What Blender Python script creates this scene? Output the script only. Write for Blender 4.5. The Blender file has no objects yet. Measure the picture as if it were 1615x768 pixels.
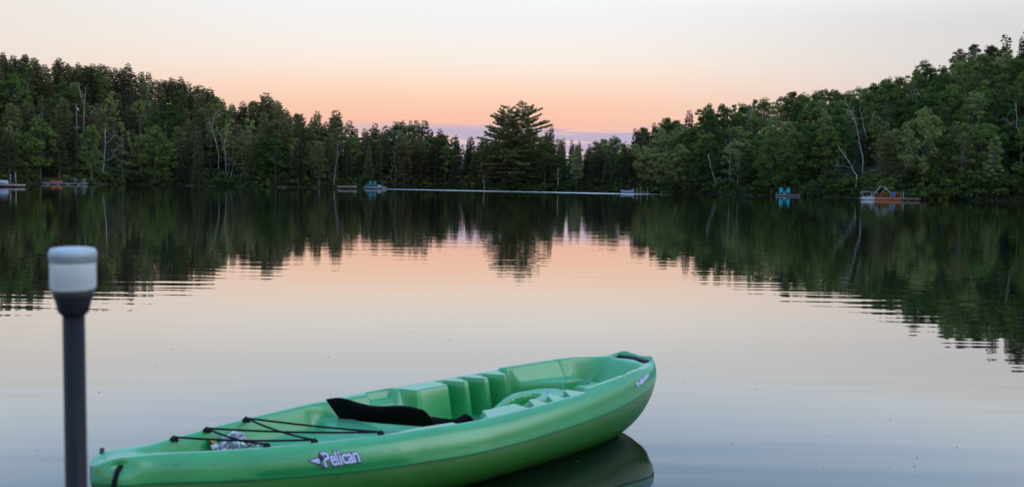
import bpy, math, random
import numpy as np
from mathutils import Vector, Matrix, Euler

SC = bpy.context.scene
COL = SC.collection
PI = math.pi
rad = math.radians

# ------------------------------------------------------------------ camera
CAM_H = 1.25
FPX, CX, CY = 1450.0, 807.5, 384.0          # focal length and centre in photo pixels
HORIZON = 292.5
PITCH = math.atan((CY - HORIZON) / FPX)
ROLL = math.atan(.0145)
FWD = np.array([0, math.cos(PITCH), -math.sin(PITCH)])
UP0 = np.array([0, math.sin(PITCH), math.cos(PITCH)])
RGT = math.cos(ROLL) * np.array([1., 0, 0]) + math.sin(ROLL) * UP0
UPV = math.cos(ROLL) * UP0 - math.sin(ROLL) * np.array([1., 0, 0])
CPOS = np.array([0, 0, CAM_H])

cam_data = bpy.data.cameras.new("camera")
cam = bpy.data.objects.new("camera", cam_data)
COL.objects.link(cam)
m = Matrix.Identity(4)
for i in range(3):
    m[i][0], m[i][1], m[i][2], m[i][3] = RGT[i], UPV[i], -FWD[i], CPOS[i]
cam.matrix_world = m
cam_data.sensor_width = 36
cam_data.lens = FPX / 1615 * 36
cam_data.clip_start = .05
cam_data.clip_end = 6000
cam_data.dof.use_dof = True
cam_data.dof.focus_distance = 11.0
cam_data.dof.aperture_fstop = cam_data.lens / 9.5
cam_data.dof.aperture_blades = 7
SC.camera = cam


def ray(x, y):
    return FWD + (x - CX) / FPX * RGT - (y - CY) / FPX * UPV


def at(x, y, z=0.):
    d = ray(x, y)
    return CPOS + d * (z - CAM_H) / d[2]


def at_far(x, y, dist):
    d = ray(x, y)
    return CPOS + d * dist / math.hypot(d[0], d[1])


def project(P):
    v = np.asarray(P, float) - CPOS
    d = v @ FWD
    return np.stack([CX + FPX * (v @ RGT) / d, CY - FPX * (v @ UPV) / d], -1)


# ------------------------------------------------------------------ sky and sun
world = bpy.data.worlds.new("World")
SC.world = world
world.use_nodes = True
wt = world.node_tree
wt.nodes.clear()


def N(t, kind, **kw):
    n = t.nodes.new(kind)
    for k, v in kw.items():
        if k.startswith('in_'):
            n.inputs[int(k[3:])].default_value = v
        else:
            setattr(n, k, v)
    return n


def half(c):
    return (c[0] / 2, c[1] / 2, c[2] / 2, 1)


def math_node(t, op, a, b=None, clamp=False):
    n = t.nodes.new('ShaderNodeMath')
    n.operation = op
    n.use_clamp = clamp
    for i, s in enumerate((a, b)):
        if s is None:
            continue
        if isinstance(s, (int, float)):
            n.inputs[i].default_value = s
        else:
            t.links.new(s, n.inputs[i])
    return n.outputs[0]


def lin(r, g, b):
    f = lambda c: (c / 255 / 12.92) if c / 255 <= .04045 else ((c / 255 + .055) / 1.055) ** 2.4
    return (f(r), f(g), f(b), 1)


SUN_EL, SUN_AZ = rad(30), rad(105)      # soft glow from the viewer's right
g = N(wt, 'ShaderNodeTexCoord')
sep = N(wt, 'ShaderNodeSeparateXYZ')
wt.links.new(g.outputs['Generated'], sep.inputs[0])
ramp = N(wt, 'ShaderNodeValToRGB')
cr = ramp.color_ramp
cr.interpolation = 'B_SPLINE'
STOPS = [(-.02, (.10, .10, .09, 1)), (.0, lin(244, 200, 186)), (.036, lin(238, 210, 210)), (.052, lin(243, 203, 194)), (.062, lin(249, 193, 171)), (.070, lin(251, 197, 171)),
         (.084, lin(253, 204, 176)), (.104, lin(254, 219, 196)), (.128, lin(251, 237, 224)), (.158, lin(246, 242, 238)),
         (.186, (.89, .895, .90, 1)), (.205, (.95, .99, 1.01, 1)), (.250, (.96, 1.15, 1.36, 1)), (.300, (.72, 1.02, 1.46, 1)), (.38, (.50, .82, 1.36, 1)), (.6, (.46, .82, 1.42, 1)),
         (1.0, (.46, .82, 1.42, 1))]
# elevation rescaled so that the ramp spends its range on the low sky
zf = math_node(wt, 'MULTIPLY', math_node(wt, 'ADD', sep.outputs[2], .02), 1 / 1.02, True)
zf = math_node(wt, 'POWER', zf, .5)
wt.links.new(zf, ramp.inputs[0])
while len(cr.elements) > 1:
    cr.elements.remove(cr.elements[-1])
for i, (z, c) in enumerate(STOPS):
    p = ((z + .02) / 1.02) ** .5
    e = cr.elements[0] if i == 0 else cr.elements.new(p)
    e.position = p
    e.color = (c[0] / 2, c[1] / 2, c[2] / 2, 1)      # stored at half value: the ramp is limited to 1
# away from the afterglow the low sky is greyer and a little dimmer
azn = math_node(wt, 'ARCTAN2', sep.outputs[0], sep.outputs[1])
side = N(wt, 'ShaderNodeMapRange')
side.interpolation_type = 'SMOOTHSTEP'
side.inputs[1].default_value, side.inputs[2].default_value = .10, .62
wt.links.new(math_node(wt, 'ABSOLUTE', math_node(wt, 'ADD', azn, .06)), side.inputs[0])
low = N(wt, 'ShaderNodeMapRange')
low.interpolation_type = 'SMOOTHSTEP'
low.inputs[1].default_value, low.inputs[2].default_value = .215, .155
wt.links.new(sep.outputs[2], low.inputs[0])
smix = N(wt, 'ShaderNodeMix', data_type='RGBA')
scol = N(wt, 'ShaderNodeMix', data_type='RGBA')
scol.inputs[6].default_value = half(lin(233, 224, 217))
scol.inputs[7].default_value = half(lin(213, 212, 213))
lr_f = N(wt, 'ShaderNodeMapRange')
lr_f.inputs[1].default_value, lr_f.inputs[2].default_value = -.3, .4
wt.links.new(azn, lr_f.inputs[0])
wt.links.new(lr_f.outputs[0], scol.inputs[0])
wt.links.new(scol.outputs[2], smix.inputs[7])
wt.links.new(ramp.outputs[0], smix.inputs[6])
wt.links.new(math_node(wt, 'MULTIPLY', math_node(wt, 'MULTIPLY', side.outputs[0], low.outputs[0]), .85), smix.inputs[0])
# thin lavender stratus low over the gap in the hills
mp = N(wt, 'ShaderNodeMapping')
mp.inputs['Scale'].default_value = (4.2, 4.2, 95)
mp.inputs['Location'].default_value = (1.3, 0, .35)
wt.links.new(g.outputs['Generated'], mp.inputs[0])
nz = N(wt, 'ShaderNodeTexNoise')
nz.inputs['Scale'].default_value = 1.5
nz.inputs['Detail'].default_value = 5
nz.inputs['Roughness'].default_value = .55
wt.links.new(mp.outputs[0], nz.inputs[0])
band = N(wt, 'ShaderNodeMapRange')
band.interpolation_type = 'SMOOTHSTEP'
band.inputs[1].default_value, band.inputs[2].default_value = .0690, .0570
wt.links.new(sep.outputs[2], band.inputs[0])
cl = N(wt, 'ShaderNodeMapRange')
cl.interpolation_type = 'SMOOTHSTEP'
cl.inputs[1].default_value, cl.inputs[2].default_value = .43, .53
wt.links.new(math_node(wt, 'ADD', nz.outputs[0], math_node(wt, 'MULTIPLY', band.outputs[0], .015)), cl.inputs[0])
cmix = N(wt, 'ShaderNodeMix', data_type='RGBA')
cmix.inputs[7].default_value = half(lin(190, 177, 202))
wt.links.new(smix.outputs[2], cmix.inputs[6])
caz = N(wt, 'ShaderNodeMapRange')
caz.interpolation_type = 'SMOOTHSTEP'
caz.inputs[1].default_value, caz.inputs[2].default_value = .30, .13
wt.links.new(math_node(wt, 'ABSOLUTE', math_node(wt, 'ADD', azn, -.05)), caz.inputs[0])
wt.links.new(math_node(wt, 'MULTIPLY', math_node(wt, 'MULTIPLY', cl.outputs[0], caz.outputs[0]), math_node(wt, 'MULTIPLY', band.outputs[0], .95)), cmix.inputs[0])
bg = N(wt, 'ShaderNodeBackground')
bg.inputs[1].default_value = 2.0
wt.links.new(cmix.outputs[2], bg.inputs[0])
out = N(wt, 'ShaderNodeOutputWorld')
wt.links.new(bg.outputs[0], out.inputs[0])

sun_d = bpy.data.lights.new("sun", 'SUN')
sun_d.energy = .85
sun_d.angle = rad(45)
sun_d.color = (1, .93, .85)
sun = bpy.data.objects.new("sun", sun_d)
COL.objects.link(sun)
sun.rotation_euler = (PI / 2 - SUN_EL, 0, PI - SUN_AZ)

vs = SC.view_settings
vs.view_transform = 'Standard'
vs.look = 'None'
vs.exposure = 0
vs.gamma = 1
vs.use_curve_mapping = False
SC.render.engine = 'CYCLES'
SC.cycles.max_bounces = 6
SC.cycles.diffuse_bounces = 3
SC.cycles.glossy_bounces = 3
SC.cycles.transmission_bounces = 4
SC.cycles.use_denoising = True
SC.cycles.caustics_reflective = False
SC.cycles.caustics_refractive = False


# ------------------------------------------------------------------ helpers
class MB:
    """collects vertices and faces, then links them as one mesh object"""
    def __init__(s):
        s.v, s.f = [], []
        s.n = 0

    def add(s, v, f):
        v = np.asarray(v, float)
        s.v.append(v)
        s.f.extend([tuple(int(i) + s.n for i in q) for q in f])
        s.n += len(v)

    def box(s, c, d, rz=0., bev=0.):
        hx, hy, hz = d[0] / 2, d[1] / 2, d[2] / 2
        b = min(bev, hx * .9, hy * .9, hz * .9)
        if b <= 0:
            P = np.array([(x, y, z) for z in (-hz, hz) for x, y in ((-hx, -hy), (hx, -hy), (hx, hy), (-hx, hy))])
            F = [(3, 2, 1, 0), (4, 5, 6, 7)] + [(i, (i + 1) % 4, 4 + (i + 1) % 4, 4 + i) for i in range(4)]
        else:
            P, F = [], []
            for zz, ins in ((-hz, b), (-hz + b, 0), (hz - b, 0), (hz, b)):
                x0, y0 = hx - ins, hy - ins
                k = b * .5 if ins else b
                P += [(-x0 + k, -y0, zz), (x0 - k, -y0, zz), (x0, -y0 + k, zz), (x0, y0 - k, zz), (x0 - k, y0, zz), (-x0 + k, y0, zz), (-x0, y0 - k, zz), (-x0, -y0 + k, zz)]
            P = np.array(P)
            F = [tuple(range(7, -1, -1)), tuple(range(24, 32))]
            for r in range(3):
                F += [(r * 8 + i, r * 8 + (i + 1) % 8, r * 8 + 8 + (i + 1) % 8, r * 8 + 8 + i) for i in range(8)]
        cs, sn = math.cos(rz), math.sin(rz)
        Q = P.copy()
        Q[:, 0], Q[:, 1] = P[:, 0] * cs - P[:, 1] * sn, P[:, 0] * sn + P[:, 1] * cs
        s.add(Q + np.asarray(c, float), F)

    def tube(s, pts, r, n=6, caps=True):
        pts = np.asarray(pts, float)
        r = np.broadcast_to(np.asarray(r, float), (len(pts),))
        T = np.gradient(pts, axis=0)
        T /= np.linalg.norm(T, axis=1)[:, None] + 1e-12
        ref = np.array([0, 0, 1.]) if abs(T[0][2]) < .8 else np.array([1., 0, 0])
        V = []
        for p, t, k in zip(pts, T, r):
            a = np.cross(t, ref)
            if np.linalg.norm(a) < 1e-3:
                a = np.cross(t, np.array([0, 1., 0]))
            a /= np.linalg.norm(a)
            b = np.cross(t, a)
            ref = np.cross(a, t) if abs(np.dot(ref, t)) < .9 else ref
            an = np.arange(n) * 2 * PI / n
            V.append(p + k * (np.cos(an)[:, None] * a + np.sin(an)[:, None] * b))
        V = np.concatenate(V)
        F = []
        for i in range(len(pts) - 1):
            for j in range(n):
                F.append((i * n + j, i * n + (j + 1) % n, (i + 1) * n + (j + 1) % n, (i + 1) * n + j))
        if caps:
            F.append(tuple(range(n - 1, -1, -1)))
            F.append(tuple((len(pts) - 1) * n + j for j in range(n)))
        s.add(V, F)

    def lathe(s, prof, c=(0, 0, 0), n=40):
        V, F = [], []
        for r, z in prof:
            V += [(c[0] + r * math.cos(2 * PI * j / n), c[1] + r * math.sin(2 * PI * j / n), c[2] + z) for j in range(n)]
        for i in range(len(prof) - 1):
            F += [(i * n + j, i * n + (j + 1) % n, (i + 1) * n + (j + 1) % n, (i + 1) * n + j) for j in range(n)]
        F.append(tuple(range(n - 1, -1, -1)))
        F.append(tuple((len(prof) - 1) * n + j for j in range(n)))
        s.add(V, F)

    def mesh(s, name, mat=None, smooth=False):
        me = bpy.data.meshes.new(name)
        V = np.concatenate(s.v) if s.v else np.zeros((0, 3))
        me.from_pydata(V.tolist(), [], s.f)
        if mat:
            me.materials.append(mat)
        if smooth:
            me.polygons.foreach_set('use_smooth', [True] * len(me.polygons))
        me.update()
        return me

    def build(s, name, mat, parent=None, smooth=False):
        o = bpy.data.objects.new(name, s.mesh(name, mat, smooth))
        COL.objects.link(o)
        if parent:
            o.parent = parent
        return o


def quads_mesh(name, Q, mat):
    """Q (n,4,3): loose leaf faces as one mesh, fast"""
    n = len(Q)
    me = bpy.data.meshes.new(name)
    me.vertices.add(n * 4)
    me.vertices.foreach_set('co', np.asarray(Q, np.float32).reshape(-1))
    me.loops.add(n * 4)
    me.loops.foreach_set('vertex_index', np.arange(n * 4, dtype=np.int32))
    me.polygons.add(n)
    me.polygons.foreach_set('loop_start', np.arange(0, n * 4, 4, dtype=np.int32))
    me.update(calc_edges=True)
    me.materials.append(mat)
    return me


def obj_from(name, me, parent=None):
    o = bpy.data.objects.new(name, me)
    COL.objects.link(o)
    if parent:
        o.parent = parent
    return o


def thing(name, label, cat, loc=(0, 0, 0), rz=0., group=None):
    o = bpy.data.objects.new(name, None)
    COL.objects.link(o)
    o.empty_display_size = .3
    o.location = loc
    o.rotation_euler = (0, 0, rz)
    tag(o, label, cat, group)
    return o


def tag(o, label=None, cat=None, group=None, kind=None):
    if label: o['label'] = label
    if cat: o['category'] = cat
    if group: o['group'] = group
    if kind: o['kind'] = kind
    return o


# ------------------------------------------------------------------ materials
def mat_new(name):
    mt = bpy.data.materials.new(name)
    mt.use_nodes = True
    t = mt.node_tree
    return mt, t, t.nodes['Principled BSDF']


def plain(name, col, rough=.5, metal=0., var=.12, scale=8., bump=0., spec=.5, emis=None):
    """principled with a little procedural unevenness"""
    mt, t, b = mat_new(name)
    tc = N(t, 'ShaderNodeTexCoord')
    nz = N(t, 'ShaderNodeTexNoise')
    nz.inputs['Scale'].default_value = scale
    nz.inputs['Detail'].default_value = 5
    t.links.new(tc.outputs['Object'], nz.inputs[0])
    mr = N(t, 'ShaderNodeMapRange')
    mr.inputs[3].default_value, mr.inputs[4].default_value = 1 - var * 1.6, 1 + var * 1.6
    t.links.new(nz.outputs[0], mr.inputs[0])
    mx = N(t, 'ShaderNodeVectorMath', operation='SCALE')
    mx.inputs[0].default_value = col[:3]
    t.links.new(mr.outputs[0], mx.inputs['Scale'])
    t.links.new(mx.outputs[0], b.inputs['Base Color'])
    b.inputs['Roughness'].default_value = rough
    b.inputs['Metallic'].default_value = metal
    b.inputs['Specular IOR Level'].default_value = spec
    if bump:
        bp = N(t, 'ShaderNodeBump')
        bp.inputs['Strength'].default_value = bump
        bp.inputs['Distance'].default_value = .01
        t.links.new(nz.outputs[0], bp.inputs['Height'])
        t.links.new(bp.outputs[0], b.inputs['Normal'])
    return mt


def foliage(name, col, var=.42, hue=.025, trans=.16):
    mt, t, b = mat_new(name)
    oi = N(t, 'ShaderNodeObjectInfo')
    ge = N(t, 'ShaderNodeNewGeometry')
    v = math_node(t, 'ADD', math_node(t, 'MULTIPLY', oi.outputs['Random'], .5), math_node(t, 'MULTIPLY', ge.outputs['Random Per Island'], .5))
    hs = N(t, 'ShaderNodeHueSaturation')
    hs.inputs['Color'].default_value = (*col, 1)
    t.links.new(math_node(t, 'ADD', math_node(t, 'MULTIPLY', v, 2 * hue), .5 - hue), hs.inputs['Hue'])
    t.links.new(math_node(t, 'ADD', math_node(t, 'MULTIPLY', v, 2 * var), 1 - var), hs.inputs['Value'])
    df = N(t, 'ShaderNodeBsdfDiffuse')
    tl = N(t, 'ShaderNodeBsdfTranslucent')
    mx = N(t, 'ShaderNodeMixShader')
    mx.inputs[0].default_value = trans
    t.links.new(hs.outputs[0], df.inputs[0])
    t.links.new(hs.outputs[0], tl.inputs[0])
    t.links.new(df.outputs[0], mx.inputs[1])
    t.links.new(tl.outputs[0], mx.inputs[2])
    t.links.new(mx.outputs[0], t.nodes['Material Output'].inputs[0])
    t.nodes.remove(b)
    return mt


M = {
    'pine_dark': foliage('pine_needles_dark', (0.0951, 0.0932, 0.0428)),
    'pine_mid': foliage('pine_needles', (0.1872, 0.1834, 0.0762)),
    'pine_pale': foliage('pine_needles_olive', (0.2102, 0.2059, 0.0927)),
    'spruce_dark': foliage('spruce_needles_dark', (0.0754, 0.0739, 0.0381)),
    'spruce_mid': foliage('spruce_needles', (0.142, 0.1391, 0.064)),
    'spruce_pale': foliage('spruce_needles_brownish', (0.13, 0.112, 0.07)),
    'leaf_dark': foliage('leaves_dark', (0.065, 0.1025, 0.03)),
    'leaf_mid': foliage('leaves_green', (0.126, 0.166, 0.044)),
    'leaf_pale': foliage('leaves_pale', (0.225, 0.25, 0.085)),
    'shrub_dark': foliage('shrub_leaves_dark', (0.065, 0.1, 0.03)),
    'shrub_mid': foliage('shrub_leaves', (0.112, 0.15, 0.042)),
    'grass': foliage('bank_grass', (0.11, 0.115, 0.055), var=.3),
    'bark': plain('grey_brown_bark', (.10, .085, .07), .9, var=.3, scale=3),
    'bark_pale': plain('pale_bark', (.145, .125, .105), .9, var=.25, scale=3),
    'birch': plain('white_birch_bark', (.33, .295, .26), .8, var=.25, scale=4),
    'deadwood': plain('dead_grey_wood', (.155, .125, .105), .9, var=.2, scale=3),
    'black_cord': plain('black_cord', (.006, .006, .007), .8, var=.1, spec=.2),
    'black_plastic': plain('black_plastic', (.012, .012, .013), .45, var=.1),
    'black_fabric': plain('black_fabric', (.006, .006, .007), .9, var=.2, scale=60, bump=.3, spec=.1),
    'decal_pale': plain('pale_lavender_print', (.50, .52, .78), .45, var=.05),
    'decal_dark': plain('dark_print', (.012, .015, .04), .5, var=.05),
    'dock_wood': plain('weathered_dock_boards', (.25, .23, .21), .85, var=.2, scale=2),
    'dock_pink': plain('pale_pinkish_boards', (.27, .22, .20), .85, var=.15, scale=2),
    'dock_brown': plain('dark_brown_boards', (.19, .115, .09), .85, var=.2, scale=2),
    'orange_wood': plain('orange_stained_wood', (.44, .15, .025), .7, var=.12, scale=3),
    'rust_wood': plain('rust_red_boards', (.36, .10, .04), .7, var=.12, scale=3),
    'white_paint': plain('white_painted', (.33, .34, .36), .5, var=.06),
    'blue_white': plain('pale_blue_shell', (.27, .35, .46), .4, var=.06),
    'sky_blue': plain('light_blue_shell', (.20, .45, .70), .4, var=.06),
    'teal': plain('turquoise_plastic', (.012, .38, .45), .5, var=.06),
    'teal_dull': plain('dull_turquoise_plastic', (.025, .17, .19), .5, var=.06),
    'blue': plain('blue_plastic', (.005, .11, .38), .5, var=.06),
    'navy': plain('navy_float', (.02, .035, .12), .5, var=.1),
    'red': plain('red_plastic', (.60, .06, .025), .45, var=.08),
    'orange_red': plain('orange_red_plastic', (.62, .11, .05), .45, var=.08),
    'purple': plain('purple_fabric', (.17, .08, .16), .8, var=.1),
    'steel': plain('galvanised_steel', (.30, .31, .34), .5, metal=.3, var=.1),
    'grey_post': plain('weathered_grey_post', (.22, .21, .20), .85, var=.2, scale=5),
    'dark_post': plain('dark_post', (.05, .05, .055), .8, var=.2, scale=5),
    'rock': plain('shore_rock', (.05, .042, .035), .9, var=.3, scale=2, bump=.5),
    'fleck': plain('floating_fleck', (.14, .13, .12), .8),
}


def ground_mat():
    mt, t, b = mat_new('forest_floor')
    tc = N(t, 'ShaderNodeTexCoord')
    nz = N(t, 'ShaderNodeTexNoise')
    nz.inputs['Scale'].default_value = .8
    nz.inputs['Detail'].default_value = 8
    t.links.new(tc.outputs['Object'], nz.inputs[0])
    r = N(t, 'ShaderNodeValToRGB')
    r.color_ramp.elements[0].position, r.color_ramp.elements[1].position = .35, .7
    r.color_ramp.elements[0].color = (.022, .020, .013, 1)
    r.color_ramp.elements[1].color = (.050, .058, .024, 1)
    t.links.new(nz.outputs[0], r.inputs[0])
    t.links.new(r.outputs[0], b.inputs['Base Color'])
    b.inputs['Roughness'].default_value = .95
    b.inputs['Specular IOR Level'].default_value = .1
    bp = N(t, 'ShaderNodeBump')
    bp.inputs['Distance'].default_value = .3
    t.links.new(nz.outputs[0], bp.inputs['Height'])
    t.links.new(bp.outputs[0], b.inputs['Normal'])
    return mt


def water_mat():
    mt, t, b = mat_new('lake_water')
    t.nodes.remove(b)
    tc = N(t, 'ShaderNodeTexCoord')
    pos = tc.outputs['Object']

    def wave(sx, sy, detail, seed, rz=0.):
        mp = N(t, 'ShaderNodeMapping')
        mp.inputs['Scale'].default_value = (sx, sy, 1)
        mp.inputs['Location'].default_value = (seed, seed * 1.7, 0)
        mp.inputs['Rotation'].default_value = (0, 0, rz)
        t.links.new(pos, mp.inputs[0])
        n = N(t, 'ShaderNodeTexNoise')
        n.inputs['Scale'].default_value = 1
        n.inputs['Detail'].default_value = detail
        n.inputs['Roughness'].default_value = .45
        t.links.new(mp.outputs[0], n.inputs[0])
        return n.outputs[0]
    h1 = math_node(t, 'MULTIPLY', wave(.55, 3.4, 1.0, 3.1, .03), .0019)
    h2 = math_node(t, 'MULTIPLY', wave(.18, 1.1, 1.0, 11.3, -.05), .0013)
    h3 = math_node(t, 'MULTIPLY', wave(1.6, 9.0, 0.0, 23.7, .06), .00022)
    # wind-ruffled strip along the far shore: a straight band between two points on the lake
    p0, p1 = at(556, 297.3), at(1075, 307.6)
    d = (p1 - p0)[:2]
    ln = np.linalg.norm(d)
    d /= ln
    sp = N(t, 'ShaderNodeSeparateXYZ')
    t.links.new(pos, sp.inputs[0])
    along = math_node(t, 'ADD', math_node(t, 'ADD', math_node(t, 'MULTIPLY', sp.outputs[0], d[0]), math_node(t, 'MULTIPLY', sp.outputs[1], d[1])), -float(p0[0] * d[0] + p0[1] * d[1]))
    across = math_node(t, 'ADD', math_node(t, 'ADD', math_node(t, 'MULTIPLY', sp.outputs[0], -d[1]), math_node(t, 'MULTIPLY', sp.outputs[1], d[0])), -float(-p0[0] * d[1] + p0[1] * d[0]))
    nzb = math_node(t, 'MULTIPLY', math_node(t, 'ADD', wave(.05, .05, 2, 40.), -.5), 10.)
    mk = N(t, 'ShaderNodeMapRange')
    mk.interpolation_type = 'SMOOTHSTEP'
    mk.inputs[1].default_value, mk.inputs[2].default_value = 9., 4.
    t.links.new(math_node(t, 'ABSOLUTE', math_node(t, 'ADD', across, nzb)), mk.inputs[0])
    ends = N(t, 'ShaderNodeMapRange')
    ends.interpolation_type = 'SMOOTHSTEP'
    ends.inputs[1].default_value, ends.inputs[2].default_value = ln / 2, ln / 2 - 12
    t.links.new(math_node(t, 'ABSOLUTE', math_node(t, 'ADD', along, -ln / 2)), ends.inputs[0])
    mask = math_node(t, 'MULTIPLY', mk.outputs[0], ends.outputs[0])
    sw = N(t, 'ShaderNodeTexWave')
    sw.wave_type, sw.bands_direction, sw.wave_profile = 'BANDS', 'Y', 'SIN'
    sw.inputs['Scale'].default_value = 1.0
    sw.inputs['Distortion'].default_value = 5.0
    sw.inputs['Detail'].default_value = 2.0
    sw.inputs['Detail Scale'].default_value = .55
    mps = N(t, 'ShaderNodeMapping')
    mps.inputs['Scale'].default_value = (.45, .82, 1)
    mps.inputs['Rotation'].default_value = (0, 0, .02)
    t.links.new(pos, mps.inputs[0])
    t.links.new(mps.outputs[0], sw.inputs[0])
    h4 = math_node(t, 'MULTIPLY', sw.outputs['Fac'], .00018)
    hh = math_node(t, 'ADD', math_node(t, 'ADD', h1, h2), math_node(t, 'ADD', h3, h4))
    bp = N(t, 'ShaderNodeBump')
    bp.inputs['Strength'].default_value = 1
    bp.inputs['Distance'].default_value = 1
    t.links.new(hh, bp.inputs['Height'])
    fr = N(t, 'ShaderNodeFresnel')
    fr.inputs[0].default_value = 1.33
    t.links.new(bp.outputs[0], fr.inputs['Normal'])
    fcv = N(t, 'ShaderNodeFloatCurve')
    cu = fcv.mapping.curves[0]
    cu.points[0].location, cu.points[1].location = (0, 0), (1, 1)
    for q in ((.10, .12), (.165, .255), (.215, .36), (.29, .52), (.38, .67), (.50, .78), (.80, .93)):
        cu.points.new(*q)
    fcv.mapping.update()
    t.links.new(fr.outputs[0], fcv.inputs['Value'])
    fac = fcv.outputs[0]
    gl = N(t, 'ShaderNodeBsdfGlossy')
    gl.inputs['Color'].default_value = (1, 1, 1, 1)
    t.links.new(bp.outputs[0], gl.inputs['Normal'])
    t.links.new(math_node(t, 'ADD', math_node(t, 'MULTIPLY', mask, .34), .012), gl.inputs['Roughness'])
    df = N(t, 'ShaderNodeBsdfDiffuse')
    df.inputs[0].default_value = (.004, .006, .005, 1)
    mx = N(t, 'ShaderNodeMixShader')
    t.links.new(fac, mx.inputs[0])
    t.links.new(df.outputs[0], mx.inputs[1])
    t.links.new(gl.outputs[0], mx.inputs[2])
    t.links.new(mx.outputs[0], t.nodes['Material Output'].inputs[0])
    return mt


def kayak_mat(name, col, dirt, sheen):
    """rotomoulded polyethylene: satin, faintly mottled, scuffed"""
    mt, t, b = mat_new(name)
    tc = N(t, 'ShaderNodeTexCoord')
    nz = N(t, 'ShaderNodeTexNoise')
    nz.inputs['Scale'].default_value = 5
    nz.inputs['Detail'].default_value = 6
    t.links.new(tc.outputs['Object'], nz.inputs[0])
    sc = N(t, 'ShaderNodeTexNoise')
    mp = N(t, 'ShaderNodeMapping')
    mp.inputs['Scale'].default_value = (6, 60, 60)
    t.links.new(tc.outputs['Object'], mp.inputs[0])
    t.links.new(mp.outputs[0], sc.inputs[0])
    sc.inputs['Scale'].default_value = 1.2
    sc.inputs['Detail'].default_value = 3
    r = N(t, 'ShaderNodeValToRGB')
    r.color_ramp.elements[0].position, r.color_ramp.elements[1].position = .3, .75
    r.color_ramp.elements[0].color = (*[c * .88 for c in col], 1)
    r.color_ramp.elements[1].color = (*[c * 1.1 for c in col], 1)
    t.links.new(nz.outputs[0], r.inputs[0])
    sr = N(t, 'ShaderNodeMapRange')
    sr.inputs[1].default_value, sr.inputs[2].default_value = .60, .72
    t.links.new(sc.outputs[0], sr.inputs[0])
    mx = N(t, 'ShaderNodeMix', data_type='RGBA')
    mx.inputs[7].default_value = (*[c * .45 for c in col], 1)
    t.links.new(r.outputs[0], mx.inputs[6])
    t.links.new(math_node(t, 'MULTIPLY', sr.outputs[0], dirt), mx.inputs[0])
    t.links.new(mx.outputs[2], b.inputs['Base Color'])
    b.inputs['Roughness'].default_value = .27
    b.inputs['Specular IOR Level'].default_value = .95
    b.inputs['Sheen Weight'].default_value = sheen
    b.inputs['Sheen Roughness'].default_value = .45
    b.inputs['Sheen Tint'].default_value = (.45, .85, 1, 1)
    fine = N(t, 'ShaderNodeTexNoise')
    fine.inputs['Scale'].default_value = 220
    t.links.new(tc.outputs['Object'], fine.inputs[0])
    bp = N(t, 'ShaderNodeBump')
    bp.inputs['Strength'].default_value = .12
    bp.inputs['Distance'].default_value = .003
    t.links.new(fine.outputs[0], bp.inputs['Height'])
    t.links.new(bp.outputs[0], b.inputs['Normal'])
    return mt


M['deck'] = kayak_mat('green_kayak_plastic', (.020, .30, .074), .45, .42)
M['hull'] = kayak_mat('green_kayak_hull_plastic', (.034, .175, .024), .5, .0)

# ------------------------------------------------------------------ the lake and its shores
SHORE_PX = [(0, 289.6), (60, 290.2), (130, 291), (200, 291.5), (300, 293), (400, 294.8), (500, 296.2), (600, 297.3), (700, 298.7), (800, 300.3), (900, 302), (1000, 304.2), (1100, 306), (1200, 308.2),
            (1300, 311), (1400, 314), (1500, 316), (1615, 318)]
SKY_PX = [(-200, 84), (0, 90), (45, 90), (62, 92), (78, 106), (95, 94), (130, 99), (165, 101), (200, 101), (230, 113), (260, 119), (285, 122), (300, 130), (330, 138), (345, 150), (360, 160), (390, 158),
          (415, 148), (440, 160), (455, 170), (475, 182), (500, 178), (515, 187), (530, 176), (550, 190), (580, 199), (605, 195), (635, 189), (660, 190), (690, 205), (705, 215), (745, 214), (770, 205),
          (812, 200), (855, 205), (868, 200), (885, 217), (910, 223), (935, 222), (960, 216), (975, 213), (1000, 205), (1025, 195), (1045, 187), (1060, 190), (1082, 175), (1110, 164), (1140, 163),
          (1175, 157), (1200, 151), (1240, 144), (1270, 141), (1300, 139), (1340, 136), (1380, 125), (1430, 111), (1447, 98), (1470, 105), (1500, 82), (1525, 74), (1550, 76), (1580, 72), (1615, 64), (1800, 50)]
HILL_W = [(-200, 88), (0, 88), (300, 75), (430, 50), (560, 28), (680, 22), (900, 24), (1010, 34), (1150, 55), (1300, 75), (1615, 88), (1800, 88)]
TREE_H = [(-200, 14.5), (400, 13.5), (560, 13), (700, 12), (900, 10), (1000, 10), (1100, 11), (1615, 12), (1800, 12)]


def ip(tab, x):
    a = np.array(tab, float)
    return np.interp(x, a[:, 0], a[:, 1])


SH_AZ, SH_D = [], []
for x, y in SHORE_PX:
    w = at(x, y)
    SH_AZ.append(math.atan2(w[0], w[1]))
    SH_D.append(math.hypot(w[0], w[1]))
ext_l = [(-PI, 7), (-2.2, 7), (-1.6, 30), (-1.1, 95), (-.75, 165)]
ext_r = [(.75, 105), (1.1, 70), (1.6, 28), (2.2, 7), (PI, 7)]
SH_AZ = [a for a, _ in ext_l] + SH_AZ + [a for a, _ in ext_r]
SH_D = [d for _, d in ext_l] + SH_D + [d for _, d in ext_r]


def az_px(az):
    """photo column of a direction on the horizon (clamped beyond the frame)"""
    return np.clip(CX + FPX * np.tan(np.clip(az, -1.2, 1.2)), -200, 1800)


def shore(az):
    wig = .9 * np.sin(az * 61) + .6 * np.sin(az * 143 + 1) + .35 * np.sin(az * 317 + 2)
    return np.interp(az, SH_AZ, SH_D) + wig * np.clip(np.interp(az, SH_AZ, SH_D) / 200, 0, 1)


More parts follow.
